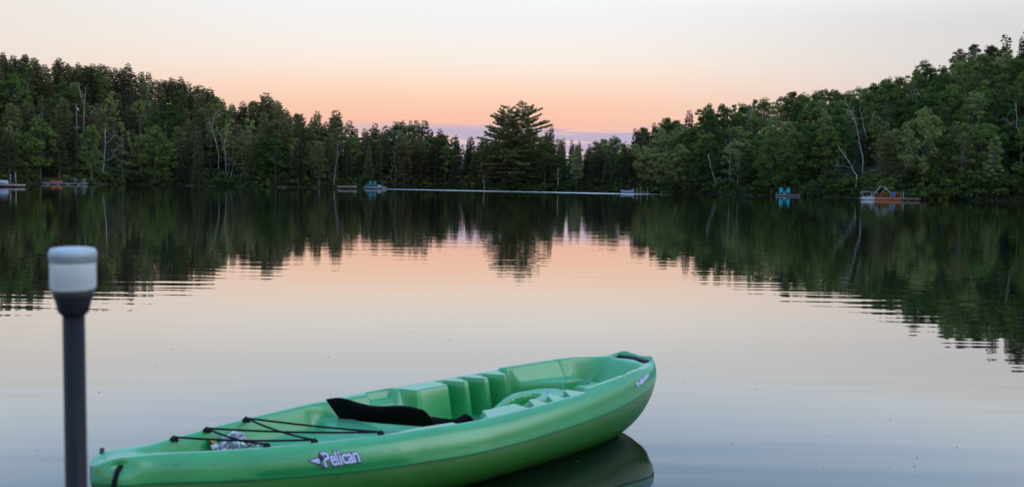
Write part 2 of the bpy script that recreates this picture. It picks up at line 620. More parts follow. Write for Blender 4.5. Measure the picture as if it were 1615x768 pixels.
def hill(az):
    x = az_px(az)
    D = np.interp(az, SH_AZ, SH_D)
    Wd = ip(HILL_W, x)
    hy = HORIZON + .0145 * (x - CX)
    top = CAM_H + (hy - ip(SKY_PX, x)) / FPX * (D + Wd * .92) / np.cos(np.clip(az, -1, 1))
    H = np.clip(top - ip(TREE_H, x), 3.0, 60)
    out_f = np.clip((np.abs(az) - .55) / .5, 0, 1)
    return H * (1 - .8 * out_f), Wd


def sstep(t):
    t = np.clip(t, 0, 1)
    return t * t * (3 - 2 * t)


def ground_z(x, y):
    az = np.arctan2(x, y)
    r = np.hypot(x, y)
    D = shore(az)
    H, Wd = hill(az)
    t = r - D
    bank = np.where(t < 0, np.maximum(t * .18, -2.5), .55 * sstep(t / 2.2))
    k = np.clip(t / Wd, 0, 1)
    up = (H - .5) * (.55 * k + .45 * sstep(k))
    lumps = np.where(t > 0, .35 * np.sin(x * .31 + 1.3) * np.sin(y * .27) * np.clip(t / 10, 0, 1), 0)
    return bank + up + lumps + 5.0 * sstep((t - Wd * 1.05) / 120.)


def build_terrain():
    azs = np.concatenate([np.linspace(-PI, -.62, 50)[:-1], np.linspace(-.62, .62, 260), np.linspace(.62, PI, 50)[1:]])
    offs = np.concatenate([[-40, -15, -6, -3, -1.5, -.7], np.linspace(0, 3, 9), [4, 6, 9], np.linspace(13, 100, 24), [130, 180, 280, 500, 1000, 2400, 4500]])
    rows = []
    for a in azs:
        D = float(shore(np.array([a]))[0])
        r = np.maximum(D + np.where(offs < 0, offs * min(1, D / 60), offs), .5)
        x, y = r * math.sin(a), r * math.cos(a)
        rows.append(np.stack([x, y, ground_z(x, y)], -1))
    V = np.concatenate(rows)
    n, k = len(azs), len(offs)
    mb = MB()
    F = [(i * k + j, i * k + j + 1, (i + 1) * k + j + 1, (i + 1) * k + j) for i in range(n - 1) for j in range(k - 1)]
    ctr = []
    V = np.concatenate([V, [[0, 0, -2.6]]])
    F += [(i * k, (i + 1) * k, n * k) for i in range(n - 1)]
    mb.add(V, [tuple(reversed(q)) for q in F])
    o = mb.build('ground', ground_mat(), None, True)
    tag(o, kind='structure')


build_terrain()
wb = MB()
nseg = 96
wb.add([(0, 0, 0)] + [(900 * math.sin(2 * PI * i / nseg), 900 * math.cos(2 * PI * i / nseg), 0) for i in range(nseg)], [(0, 1 + (i + 1) % nseg, 1 + i) for i in range(nseg)])
tag(wb.build('water', water_mat()), kind='structure')

# ------------------------------------------------------------------ trees
rng = np.random.default_rng(7)


def unit(v):
    return v / (np.linalg.norm(v, axis=-1, keepdims=True) + 1e-9)


def leaf_quads(C, size, up_bias=.6, aspect=.6):
    """diamond leaves at C with random orientation"""
    n = len(C)
    nrm = unit(rng.standard_normal((n, 3)) + np.array([0, 0, up_bias]))
    a = unit(np.cross(nrm, rng.standard_normal((n, 3))))
    b = np.cross(nrm, a)
    s = (size * rng.uniform(.65, 1.35, n))[:, None]
    return np.stack([C - a * s * .5, C + b * s * aspect * .5, C + a * s * .5, C - b * s * aspect * .5], 1)


def tufts(P, D, length, width):
    """needle sprays: narrow diamonds from P along D"""
    n = len(P)
    D = unit(D + .35 * rng.standard_normal((n, 3)))
    s = unit(np.cross(D, rng.standard_normal((n, 3))))
    L = (length * rng.uniform(.7, 1.3, n))[:, None]
    w = (width * rng.uniform(.7, 1.3, n))[:, None]
    return np.stack([P, P + D * L * .55 + s * w * .5, P + D * L, P + D * L * .55 - s * w * .5], 1)


def make_conifer(H, spread, base, top_pow, up, droop, dens, irregular, step, tl, tw, leaders=((0, 0, 1.),), keep=1.):
    tm = MB()
    Q = []
    for lx, ly, hs in leaders:
        Hh = H * hs
        zz = np.linspace(-.6, Hh, 12)
        split = np.clip((zz / H - .25) / .4, 0, 1)
        pts = np.stack([lx * split + .12 * np.sin(zz * .35 + lx), ly * split + .1 * np.sin(zz * .28 + 1), zz], -1)
        r = (.014 * H + .03) * (1 - np.clip(zz / Hh, 0, 1)) ** .8 + .02
        tm.tube(pts, r, 6)
        z = base * Hh
        while z < Hh * .985:
            k = (z - base * Hh) / (Hh * (1 - base))
            prof = (1 - k) ** top_pow * min(1, .5 + 2.2 * k)
            nl = int(rng.integers(4, 7)) if k < .9 else 3
            a0 = rng.uniform(0, 2 * PI)
            cx_, cy_ = np.interp(z, zz, pts[:, 0]), np.interp(z, zz, pts[:, 1])
            for j in range(nl):
                if rng.random() > keep:
                    continue
                a = a0 + 2 * PI * j / nl + rng.normal(0, .25)
                L = spread * prof * (1 + irregular * rng.normal()) + .25
                L = max(.25, L)
                if leaders != ((0, 0, 1.),) and (math.cos(a) * lx + math.sin(a) * ly) < 0 and .3 < k < .97:
                    L *= .65
                d = np.array([math.cos(a), math.sin(a), 0])
                s = np.linspace(0, 1, 6)[:, None]
                zrise = (droop + (up - droop) * k) * L
                line = np.array([cx_, cy_, z + rng.uniform(-.25, .25)]) + d * L * s + np.array([0, 0, 1]) * (zrise * s ** 1.6)
                if L > .8:
                    tm.tube(line, np.linspace(.035 + .012 * L, .01, 6), 3, False)
                m_ = max(5, int(dens * L * L ** .35))
                tpos = rng.uniform(.22, 1, m_) ** .8
                base_p = np.stack([np.interp(tpos, s[:, 0], line[:, c]) for c in range(3)], -1)
                side = np.array([-d[1], d[0], 0])
                wob = rng.uniform(-1, 1, m_)
                wdt = .34 * L * (1.05 - tpos) + .12
                base_p += side * (wob * wdt)[:, None] + np.array([0, 0, 1]) * rng.normal(0, .07, m_)[:, None]
                dr = d * (.8 + .2 * tpos[:, None]) + side * (wob * .9)[:, None] + np.array([0, 0, .25 + up * .5])
                Q.append(tufts(base_p, dr, tl, tw))
            z += step * rng.uniform(.75, 1.25) * (1 - .35 * k)
        tip = np.repeat(np.array([[pts[-1, 0], pts[-1, 1], Hh - .3]]), 8, 0)
        Q.append(tufts(tip + rng.normal(0, .08, (8, 3)), np.array([[0, 0, 1.2]]) + .8 * rng.standard_normal((8, 3)), tl * 1.1, tw))
    return tm, np.concatenate(Q)


def make_broadleaf(H, Rx, base, n_cl, leaves, size, irregular=.25, tall=1., trunk_r=.16):
    tm = MB()
    zc, Rz = H * (base + 1) / 2, H * (1 - base) / 2
    lean = rng.normal(0, .25, 2)
    zz = np.linspace(-.6, H * .8, 9)
    pts = np.stack([lean[0] * (zz / H) ** 2 + .1 * np.sin(zz), lean[1] * (zz / H) ** 2, zz], -1)
    tm.tube(pts, trunk_r * (1 - np.clip(zz / H, 0, 1)) + .025, 6)
    Q = []
    golden = 2.39996
    for i in range(n_cl):
        u = (i + .5) / n_cl
        ct = 1 - 2 * u
        st = math.sqrt(max(0, 1 - ct * ct))
        a = golden * i + rng.normal(0, .3)
        rr = rng.uniform(.45, 1.0) ** .7
        w = 1 - .28 * ct
        c = np.array([math.cos(a) * st * Rx * rr * w, math.sin(a) * st * Rx * rr * w, zc + ct * Rz * .92 * (rr * .4 + .6)])
        c += rng.normal(0, irregular, 3)
        cr_ = rng.uniform(.55, 1.25) * Rx * .29
        k = np.clip(c[2] * .72 / H, .12, .75)
        st_p = np.array([np.interp(k * H, zz, pts[:, 0]), np.interp(k * H, zz, pts[:, 1]), k * H])
        mid = st_p * .5 + c * .5 + np.array([0, 0, .25])
        tm.tube([st_p, mid, c], [.035, .022, .008], 4, False)
        n = int(leaves * rng.uniform(.6, 1.3) * (cr_ / (Rx * .29)) ** 2)
        dirs = unit(rng.standard_normal((n, 3)))
        rad_ = cr_ * rng.uniform(.15, 1, n) ** .55
        P = c + dirs * rad_[:, None] * np.array([1, 1, .72])
        P[:, 2] -= .12 * cr_ * (dirs[:, 0] ** 2 + dirs[:, 1] ** 2)
        Q.append(leaf_quads(P, size, .7))
    return tm, np.concatenate(Q)


def make_dead(H, spread, n):
    """a dead conifer: bare pole with short drooping twigs"""
    tm = MB()
    zz = np.linspace(-.5, H, 9)
    pts = np.stack([.1 * np.sin(zz * .4), .1 * np.sin(zz * .3 + 2), zz], -1)
    tm.tube(pts, .13 * (1 - zz.clip(0) / H) + .02, 6)
    for i in range(n):
        z = rng.uniform(.15, .98) * H
        a = rng.uniform(0, 2 * PI)
        L = spread * (1 - z / H) ** .7 * rng.uniform(.4, 1.1) + .25
        d = np.array([math.cos(a), math.sin(a), 0])
        p = np.array([0, 0, z])
        tm.tube([p, p + d * L * .6 + [0, 0, -.05 * L], p + d * L + [0, 0, -.3 * L]], [.022, .014, .005], 3, False)
        for q in range(2):
            s = rng.uniform(.4, .9)
            e = p + d * L * s
            sd = np.array([-d[1], d[0], 0]) * rng.choice([-1, 1])
            tm.tube([e, e + (d * .4 + sd * .6) * L * .45 + [0, 0, -.2 * L]], [.010, .004], 3, False)
    return tm


PROTO = {}


def proto(kind, i, make, foliage_mats, bark):
    tm, Q = make
    trunk = tm.mesh(kind + '_trunk', bark, True)
    crowns = {tone: quads_mesh(kind + '_crown', Q, M[mt]) for tone, mt in foliage_mats.items()}
    H = float(Q[:, :, 2].max())
    PROTO.setdefault(kind, []).append((trunk, crowns, H))


PT = {'dark': 'pine_dark', 'mid': 'pine_mid', 'pale': 'pine_pale'}
ST = {'dark': 'spruce_dark', 'mid': 'spruce_mid', 'pale': 'spruce_pale'}
LT = {'dark': 'leaf_dark', 'mid': 'leaf_mid', 'pale': 'leaf_pale'}
for i in range(8):
    proto('white_pine', i, make_conifer(15, rng.uniform(2.6, 3.4), rng.uniform(.10, .22), rng.uniform(.48, .92), .42, -.06, 26, .30, .82, .60, .17), PT, M['bark'])
for i in range(5):
    proto('spruce', i, make_conifer(13, rng.uniform(1.5, 2.1), .06, .95, .1, -.28, 20, .16, .44, .46, .17), ST, M['bark'])
for i in range(6):
    proto('broadleaf_tree', i, make_broadleaf(12, rng.uniform(2.4, 3.3), .14, int(rng.integers(58, 76)), 105, .31, .42), LT, M['bark'])
for i in range(3):
    proto('slender_birch', i, make_broadleaf(12, rng.uniform(1.5, 1.9), .18, 44, 90, .28, .40, trunk_r=.09), LT, M['bark_pale'])
for i in range(4):
    tm, Q = make_broadleaf(2.4, 1.75, -.15, 15, 120, .27, .2, trunk_r=.05)
    PROTO.setdefault('shore_shrub', []).append((tm.mesh('shrub_stem', M['bark'], True), {'dark': quads_mesh('shrub_foliage', Q, M['shrub_dark']), 'mid': quads_mesh('shrub_foliage', Q, M['shrub_mid'])}, float(Q[:, :, 2].max())))
DEAD = [make_dead(12, 1.5, 60).mesh('dead_trunk', M['deadwood'], True) for i in range(3)]

TREES = []      # (root, kind, tone, px, py_top, row word)


def plant(kind, x, y, height, tone, row, width=1., pi=None):
    P = PROTO[kind]
    trunk, crowns, H = P[int(rng.integers(len(P))) if pi is None else pi]
    s = height / H
    z = float(ground_z(np.array([x]), np.array([y]))[0]) - .05
    o = bpy.data.objects.new(kind, None)
    COL.objects.link(o)
    o.location = (x, y, z)
    o.rotation_euler = (0, 0, rng.uniform(0, 2 * PI))
    sw = s ** .6 * width
    o.scale = (sw, sw, s)
    a = obj_from('stem' if kind == 'shore_shrub' else 'trunk', trunk, o)
    b = obj_from('foliage' if kind == 'shore_shrub' else 'crown', crowns[tone], o)
    base, top = project(np.array([[x, y, z], [x, y, z + height]]))
    TREES.append(dict(o=o, kind=kind, tone=tone, px=float(base[0]), top=float(top[1]), row=row, h=height))
    return o


def polar(x_px, off):
    """a ground point 'off' metres behind the shoreline in photo column x_px"""
    az = math.atan((x_px - CX) / FPX)
    r = float(shore(np.array([az]))[0]) + off
    return r * math.sin(az), r * math.cos(az), r, az


def top_height(x_px, y_px, x, y):
    """tree height that reaches photo row y_px at ground point x, y"""
    p = at_far(x_px, y_px, math.hypot(x, y))
    return float(p[2] - ground_z(np.array([x]), np.array([y]))[0])


# named trees on the skyline: (kind, column, top row, offset share of the hill, tone, width)
NAMED = [
    ('white_pine', 42, 86, .85, 'dark', 1.1), ('white_pine', 96, 91, .85, 'dark', 1.0), ('white_pine', 8, 88, .85, 'dark', 1.1), ('white_pine', 204, 99, .9, 'dark', 1.0), ('white_pine', 333, 136, .7, 'dark', .9),
    ('white_pine', 418, 145, .75, 'mid', 1.05), ('white_pine', 440, 160, .6, 'mid', .9), ('white_pine', 500, 174, .8, 'mid', .7), ('white_pine', 530, 172, .25, 'mid', 1.1), ('white_pine', 472, 178, .4, 'mid', .9),
    ('white_pine', 590, 193, .5, 'mid', .8), ('white_pine', 634, 187, .5, 'dark', .7), ('white_pine', 655, 188, .5, 'dark', .75), ('white_pine', 668, 188, .7, 'dark', .75), ('white_pine', 692, 202, .6, 'dark', .8),
    ('white_pine', 718, 211, .6, 'dark', .55), ('white_pine', 742, 213, .7, 'dark', .6), ('spruce', 867, 194, .5, 'dark', .8), ('spruce', 886, 216, .6, 'dark', .7), ('spruce', 858, 207, .4, 'dark', .7),
    ('spruce', 899, 219, .7, 'dark', .7), ('spruce', 910, 221, .5, 'dark', .75), ('broadleaf_tree', 938, 221, .5, 'mid', .9), ('broadleaf_tree', 968, 213, .6, 'mid', .9), ('spruce', 997, 201, .8, 'dark', .8),
    ('spruce', 1003, 203, .8, 'dark', .7), ('spruce', 1027, 192, .8, 'dark', .8), ('broadleaf_tree', 1048, 185, .8, 'dark', 1.0), ('spruce', 1082, 172, .85, 'dark', 1.2), ('broadleaf_tree', 1110, 162, .8, 'mid', 1.1),
    ('broadleaf_tree', 1137, 163, .85, 'dark', 1.0), ('broadleaf_tree', 1448, 94, .85, 'dark', 1.0), ('broadleaf_tree', 1500, 76, .88, 'dark', 1.0), ('broadleaf_tree', 1524, 70, .88, 'dark', 1.0),
    ('broadleaf_tree', 1550, 71, .9, 'dark', 1.0), ('broadleaf_tree', 1608, 62, .9, 'dark', 1.2), ('white_pine', 148, 100, .9, 'dark', .95), ('white_pine', 236, 113, .9, 'dark', .95), ('white_pine', 286, 120, .9, 'dark', .95)]
TAKEN = []
for kind, x_px, y_px, sh, tone, wd in NAMED:
    off = sh * float(ip(HILL_W, x_px))
    x, y, r, az = polar(x_px, off)
    hgt = top_height(x_px, y_px, x, y)
    plant(kind, x, y, hgt, tone, 'ridge', wd)
    TAKEN.append((x, y))


def pick_kind(x_px, k):
    r_ = rng.random()
    if x_px < 560:
        if k > .55:
            return 'white_pine' if r_ < .86 else ('broadleaf_tree' if r_ < .96 else 'spruce')
        if k > .15:
            return 'white_pine' if r_ < .36 else ('broadleaf_tree' if r_ < .56 else ('spruce' if r_ < .88 else 'slender_birch'))
        return 'broadleaf_tree' if r_ < .28 else ('spruce' if r_ < .64 else ('white_pine' if r_ < .88 else 'slender_birch'))
    if x_px < 960:
        return 'white_pine' if r_ < .36 else ('spruce' if r_ < .72 else ('broadleaf_tree' if r_ < .88 else 'slender_birch'))
    return 'broadleaf_tree' if r_ < .70 else ('slender_birch' if r_ < .84 else ('white_pine' if r_ < .92 else 'spruce'))


CLEAR = [(166, 12, .06), (176, 9, .04), (357, 9, .05), (366, 6, .04), (1350, 20, .15), (1376, 8, .15), (1336, 18, .06), (1122, 8, .06), (1151, 6, .06), (1606, 9, .13), (129, 10, .31), (338, 9, .13), (619, 8, .08), (528, 7, .05), (880, 5, .06), (1438, 9, .3)]


def hides(x_px, off):
    Wd = float(ip(HILL_W, x_px))
    return any(abs(x_px - c) < hw + 6 and off < k * Wd + .5 for c, hw, k in CLEAR)


row = 0
share = [.03, .11, .20, .30, .41, .53, .66, .79, .91]
for k in share:
    x_px = -70. + rng.uniform(0, 20)
    while x_px < 1690:
        Wd = float(ip(HILL_W, x_px))
        az = math.atan((x_px - CX) / FPX)
        D = float(shore(np.array([az]))[0])
        # thinner rows where the hill is shallow
        gap_m = (4.0 if x_px > 560 else 4.3) * rng.uniform(.75, 1.3) * (.82 if k > .6 else 1)
        if False:
            x_px += gap_m / D * FPX
            continue
        off = max(1.2, k * Wd + rng.normal(0, .035 * Wd + .5))
        x, y, r, az = polar(x_px, off)
        step = gap_m / r * FPX
        if hides(x_px, off) or any((x - a) ** 2 + (y - b) ** 2 < 4.5 for a, b in TAKEN) or (775 < x_px < 845 and k < .35):
            x_px += step
            continue
        kind = pick_kind(x_px, k)
        sky_y = float(ip(SKY_PX, x_px))
        hmax = top_height(x_px, sky_y + (rng.uniform(-1, 7) if k > .75 else rng.uniform(3, 20)), x, y)
        base_h = float(ip(TREE_H, x_px)) * rng.uniform(.72, 1.15) * (.92 if kind == 'spruce' else 1)
        hgt = max(4.5, min(base_h, hmax))
        if k > .75:
            hgt = min(max(hmax, 6.), 21.)
        tone = rng.choice(['dark', 'mid', 'pale'], p=[.38, .47, .15])
        if kind in ('slender_birch',):
            tone = rng.choice(['mid', 'pale'])
        plant(kind, x, y, hgt, str(tone), 'ridge' if k > .75 else ('slope' if k > .12 else 'shore'), rng.uniform(.85, 1.15))
        TAKEN.append((x, y))
        x_px += step

# the big twin-topped pine on the central point
tm, Q = make_conifer(21.2, 8.0, .06, .52, .42, -.08, 26, .24, .95, .62, .18, leaders=((1.3, 0, 1.), (-1.9, .4, .965)))
x, y, r, az = polar(812, 4.5)
big = thing('white_pine', 'huge twin-topped dark pine standing alone above all trees at mid shore', 'tree', (x, y, float(ground_z(np.array([x]), np.array([y]))[0]) - .05))
big.scale = (1, 1, top_height(815, 163, x, y) / 21.2)
tm.build('trunk', M['bark_pale'], big, True)
obj_from('crown', quads_mesh('big_pine_crown', Q, foliage('big_pine_needles', (.185, .188, .080))), big)

# shrubs overhanging the water
x_px = -40.
while x_px < 1670:
    x, y, r, az = polar(x_px, rng.uniform(.3, 1.9))
    hgt = rng.uniform(1.3, 3.4) * (1.4 if x_px > 1000 else 1)
    if hides(x_px, 0):
        hgt = min(hgt, 1.5)
    if not (60 < x_px < 140 and hgt > 2):
        plant('shore_shrub', x, y, hgt, str(rng.choice(['dark', 'mid'])), 'shore', rng.uniform(.9, 1.3))
    x_px += rng.uniform(1.6, 3.0) / r * FPX

# low growth in the clearings in front of the bare trees
for c, hw, k in CLEAR:
    depth = k * float(ip(HILL_W, c))
    for q in range(2 + int(depth / 2.2)):
        x, y, r, az = polar(c + rng.uniform(-hw - 6, hw + 6), rng.uniform(2.0, max(2.5, depth)))
        plant('shore_shrub', x, y, rng.uniform(1.5, 2.8), str(rng.choice(['dark', 'mid'])), 'slope', 1.1)

# grass on the bank
gx = rng.uniform(-60, 1680, 9000)
az_ = np.arctan((gx - CX) / FPX)
rr_ = shore(az_) + rng.uniform(.5, 4.0, 9000)
P = np.stack([rr_ * np.sin(az_), rr_ * np.cos(az_), np.zeros(9000)], -1)
P[:, 2] = ground_z(P[:, 0], P[:, 1])
gq = tufts(P, np.tile(np.array([[0, 0, 1.]]), (9000, 1)), .45, .12)
tag(obj_from('grass', quads_mesh('grass', gq, M['grass'])), 'rough grass along the far bank above the waterline', 'grass', kind='stuff')


# ------------------------------------------------------------------ bare trees one can point at
def snag(name, label, cat, lines, off_share, mat, off_min=1.0, grp=None):
    """lines: polylines in photo pixels with end radii in metres; the first line starts at the tree's foot"""
    bx, by = lines[0][0][0]
    off = max(off_min, off_share * float(ip(HILL_W, bx)))
    x, y, r, az = polar(bx, off)
    gz = float(ground_z(np.array([x]), np.array([y]))[0])
    root = thing(name, label, cat, (x, y, gz), 0, grp)
    for i, (pl, r0, r1) in enumerate(lines):
        mb = MB()
        P = np.array([at_far(px_, py_, r + (.3 * math.sin(j * 2 + i) if j else 0)) for j, (px_, py_) in enumerate(pl)]) - np.array([x, y, gz])
        if i == 0 and P[0][2] > .1:
            P = np.concatenate([[[P[0][0], P[0][1], -.3]], P])
        fine = []
        for a, b in zip(P[:-1], P[1:]):
            for s in np.linspace(0, 1, 4)[:-1]:
                fine.append(a + (b - a) * s + rng.normal(0, .04, 3))
        fine.append(P[-1])
        mb.tube(fine, 0.56 * np.linspace(r0, r1, len(fine)), 6)
        if True:
            for q in range(6):
                j = int(rng.integers(max(1, len(fine) // 2), len(fine)))
                e = fine[j] + rng.normal(0, .5, 3) + np.array([0, 0, .5])
                mb.tube([fine[j], (fine[j] + e) / 2 + rng.normal(0, .06, 3), e], [r1 * .8 + .012, .018, .008], 4)
        mb.build('trunk' if i == 0 else 'branch', mat, root, True)
    return root


snag('bare_birch', 'white bare broken birch with two right-hand limbs above the long dock', 'tree',
     [([(161, 278), (164, 254), (166, 228), (166, 203)], .24, .13), ([(164, 255), (176, 250), (184, 233)], .11, .05), ([(166, 228), (178, 217), (183, 214)], .11, .05)], .03, M['birch'])
snag('bare_birch', 'pale forked snag high on the left hillside right of the utility pole', 'tree',
     [([(132, 192), (133, 166), (127, 148), (124, 134)], .17, .06), ([(133, 165), (135, 150), (135, 138)], .10, .04)], .30, M['birch'])
snag('bare_birch', 'tall thin white birch trunk reaching down to the water left of the inlet', 'tree',
     [([(359, 288), (356, 260), (354, 226), (359, 203)], .14, .05), ([(356, 245), (350, 225), (347, 210)], .06, .03)], .02, M['birch'])
snag('bare_birch', 'short leaning white birch stem at the foot of the tall thin birch', 'tree', [([(363, 284), (366, 270), (369, 258)], .14, .07)], .02, M['birch'])
snag('bare_birch', 'crooked pale birch with upper fork above the tall thin birch trunk', 'tree',
     [([(345, 246), (339, 215), (334, 203), (336, 190), (342, 177)], .15, .05), ([(339, 215), (331, 206), (331, 190)], .07, .03), ([(337, 190), (345, 182)], .05, .03)], .12, M['birch'])
snag('bare_birch', 'white bent sapling over the pale rock beside the turquoise chair raft', 'tree',
     [([(621, 289), (615, 279), (618, 268), (621, 263)], .10, .05)], .03, M['birch'])
snag('bare_birch', 'white forked bare birch top above the pale shore rock', 'tree',
     [([(624, 262), (623, 250), (622, 241)], .12, .09), ([(622, 241), (619, 236)], .07, .04), ([(622, 241), (627, 234)], .07, .04)], .06, M['birch'])
snag('birch_stump', 'short white broken stump at the waterline left of the huge pine', 'tree', [([(764, 299.8), (763.5, 292), (762.5, 284)], .19, .15)], .02, M['birch'], .4)
snag('birch_stump', 'white broken trunk on the bank right of the huge pine', 'tree', [([(880, 291), (880, 280), (880, 267)], .17, .13)], .04, M['birch'])
snag('bare_birch', 'white birch trunk leaning left on the right shore beside grey pole tree', 'tree', [([(1129, 288), (1125, 276), (1121, 263), (1117, 243)], .17, .12)], .03, M['birch'])
snag('bare_tree', 'tall straight grey-brown bare tree right of the left-leaning birch trunk', 'tree',
     [([(1151, 290), (1151, 255), (1151, 225), (1150, 198)], .21, .08), ([(1151, 240), (1145, 222)], .06, .03), ([(1151, 230), (1157, 212)], .06, .03), ([(1150, 220), (1147, 206)], .05, .03)], .04, M['deadwood'])
snag('bare_birch', 'white dead trunk toppling left over the water between chairs and orange dock', 'tree',
     [([(1351, 277), (1344, 264), (1335, 250), (1322, 232)], .15, .07), ([(1346, 266), (1330, 262), (1313, 263)], .06, .03)], .03, M['birch'])
snag('bare_birch', 'large pale birch with long bare limbs high on the right hillside', 'tree',
     [([(1361, 252), (1356, 228), (1353, 212), (1348, 187), (1333, 162)], .16, .05), ([(1366, 215), (1361, 195), (1356, 172)], .09, .04), ([(1372, 200), (1375, 188), (1380, 176)], .08, .04), ([(1349, 190), (1340, 184)], .06, .03)], .14, M['birch'])
snag('bare_tree', 'bare grey bushy snag below the right ridge line', 'tree',
     [([(1440, 176), (1438, 150), (1433, 128)], .14, .05), ([(1440, 168), (1446, 150), (1448, 142)], .10, .04), ([(1440, 165), (1432, 150)], .07, .03), ([(1439, 158), (1443, 140)], .06, .03)], .45, M['deadwood'])
snag('bare_birch', 'pale birch with bare crooked limbs nearest the right edge', 'tree',
     [([(1610, 262), (1611, 240), (1611, 216), (1604, 200), (1602, 162)], .13, .05), ([(1604, 202), (1594, 196), (1585, 190)], .06, .03)], .12, M['birch'])
snag('bare_birch', 'pale birch fork on the skyline left of the right hill', 'tree',
     [([(1185, 205), (1185, 190), (1184, 176)], .12, .06), ([(1184, 185), (1181, 172)], .05, .03), ([(1185, 186), (1188, 168)], .05, .03)], .5, M['birch'])

for i, (bx, ty, lab) in enumerate([(222, 180, 'tall bare dead conifer with grey trunk, leftmost of the dead row by the bank'), (237, 222, 'shorter dead conifer between two dead ones on the left bank'),
                                   (252, 200, 'dead grey conifer, third from left in the dead row on the bank'), (262, 188, 'brown dead conifer, rightmost of the left bank dead row'),
                                   (432, 218, 'dead twiggy conifer on the bank left of the leaning pine'), (440, 205, 'taller dead twiggy conifer beside another, left of the leaning pine'),
                                   (308, 196, 'grey dead conifer pole between white birches and the dead row'), (1162, 205, 'dead brown conifer beside the tall grey bare tree')]):
    x, y, r, az = polar(bx, 1.6 + .5 * (i % 3))
    gz = float(ground_z(np.array([x]), np.array([y]))[0])
    o = obj_from('dead_conifer', DEAD[i % 3])
    o.location = (x, y, gz)
    o.scale = (1, 1, top_height(bx, ty, x, y) / 12)
    o.rotation_euler = (0, 0, i * 1.3)
    tag(o, lab, 'tree', 'dead conifers along the shore')

# the leaning trunk under the tall pine left of centre
snag('leaning_trunk', 'thick pale leaning pine trunk at the water beside the pale swim dock', 'tree',
     [([(526, 296), (528, 272), (533, 244), (532, 228)], .34, .16), ([(533, 246), (540, 232), (543, 222)], .12, .06)], .01, M['bark_pale'], .5)

# ------------------------------------------------------------------ kayak
KO = np.array([-1.417, 3.0601, 0.])
KTH = .7247
KL = 2.86
KB = .4205


def k_plan(s):
    """half beam at the seam"""
    x = 2 * s - 1
    b = KB * np.where(x < 0, np.clip(1 - np.abs(x) ** 1.70, 0, 1) ** .94, np.clip(1 - np.abs(x) ** 1.483, 0, 1) ** .3825)
    nose = np.where(s > .9, 0.11 * np.sqrt(np.clip(1 - (np.clip(s - .94, 0, 1) / .06) ** 2, 0, 1)), 0)
    st = .098 * np.clip(1 - ((.035 - np.minimum(s, .035)) / .035) ** 2, 0, 1) ** .5 * (s < .3)
    b = np.where(s > .9, np.minimum(b, np.maximum(nose, .42 * np.sqrt(np.clip(1 - ((s - .62) / .38) ** 2, 0, 1)))), b)
    b = np.where(s < .3, (b ** 7 + st ** 7) ** (1 / 7), b)
    return np.maximum(b, nose)


def k_sheer(s):
    return .287 + np.where(s < .5, .040 * np.clip(1 - 2 * s, 0, 1) ** 2, .024 * np.clip(2 * s - 1, 0, 1) ** 1.25)


def k_lift(s):
    """rim height over the plain sheer: sagging at the stern, rising to the bow"""
    x = np.clip(2 * s - 1, 0, 1)
    return .050 * x ** 1.6 - .024 * x ** 1.25 - .014 * np.clip((.42 - s) / .3, 0, 1)


def k_rim(s):
    tip = np.clip((s - .982) / .018, 0, 1)
    stn = np.clip((.03 - s) / .03, 0, 1)
    return k_sheer(s) + k_lift(s) + 0.020 * np.exp(-((s - .985) / .015) ** 2) - .030 * tip ** 2 - .03 * stn ** 2


def k_seam(s):
    x = 2 * s - 1
    return k_sheer(s) - .1106 + .078 * np.clip(x, 0, 1) ** 4 + .02 * np.clip(-x, 0, 1) ** 6


def k_keel(s):
    u = s * KL
    zs = k_seam(s)
    bow = np.clip((u - (KL - .75)) / .75, 0, 1) ** 3.4
    st = np.clip((.40 - u) / .40, 0, 1) ** 4
    return -.045 + (zs - .014 + .045) * np.clip(bow + st, 0, 1)


def SS(a, b, x):
    t = np.clip((x - a) / (b - a), 0, 1)
    return t * t * (3 - 2 * t)


def crest_v(s):
    b = k_plan(s)
    return np.maximum(b - (.058 - .016 * np.clip((.4 - s) / .2, 0, 1) - .028 * np.clip((s - .55) / .3, 0, 1)), b * .66)


def panel_pt(s, t):
    """near-side panel, t 0 at the seam .. 1 at the crest; local u, v, z"""
    b, zs, zr, bc = k_plan(s), k_seam(s), k_rim(s), crest_v(s)
    c0, c1, c2 = (b, zs), (b + .001, zs + (zr - zs) * .80), (bc, zr)
    v = (1 - t) ** 2 * c0[0] + 2 * t * (1 - t) * c1[0] + t * t * c2[0]
    z = (1 - t) ** 2 * c0[1] + 2 * t * (1 - t) * c1[1] + t * t * c2[1]
    u = s * KL
    # long shallow raised panel round the maker's mark, and the hand-grip scoop at the stern
    v = v + .008 * SS(.45, .55, u) * (1 - SS(1.00, 1.10, u)) * SS(.02, .2, t) * (1 - SS(.75, .92, t))
    scoop = np.exp(-((u - .075) / .035) ** 2) * np.exp(-((t - .55) / .28) ** 2)
    return v - .022 * scoop, z


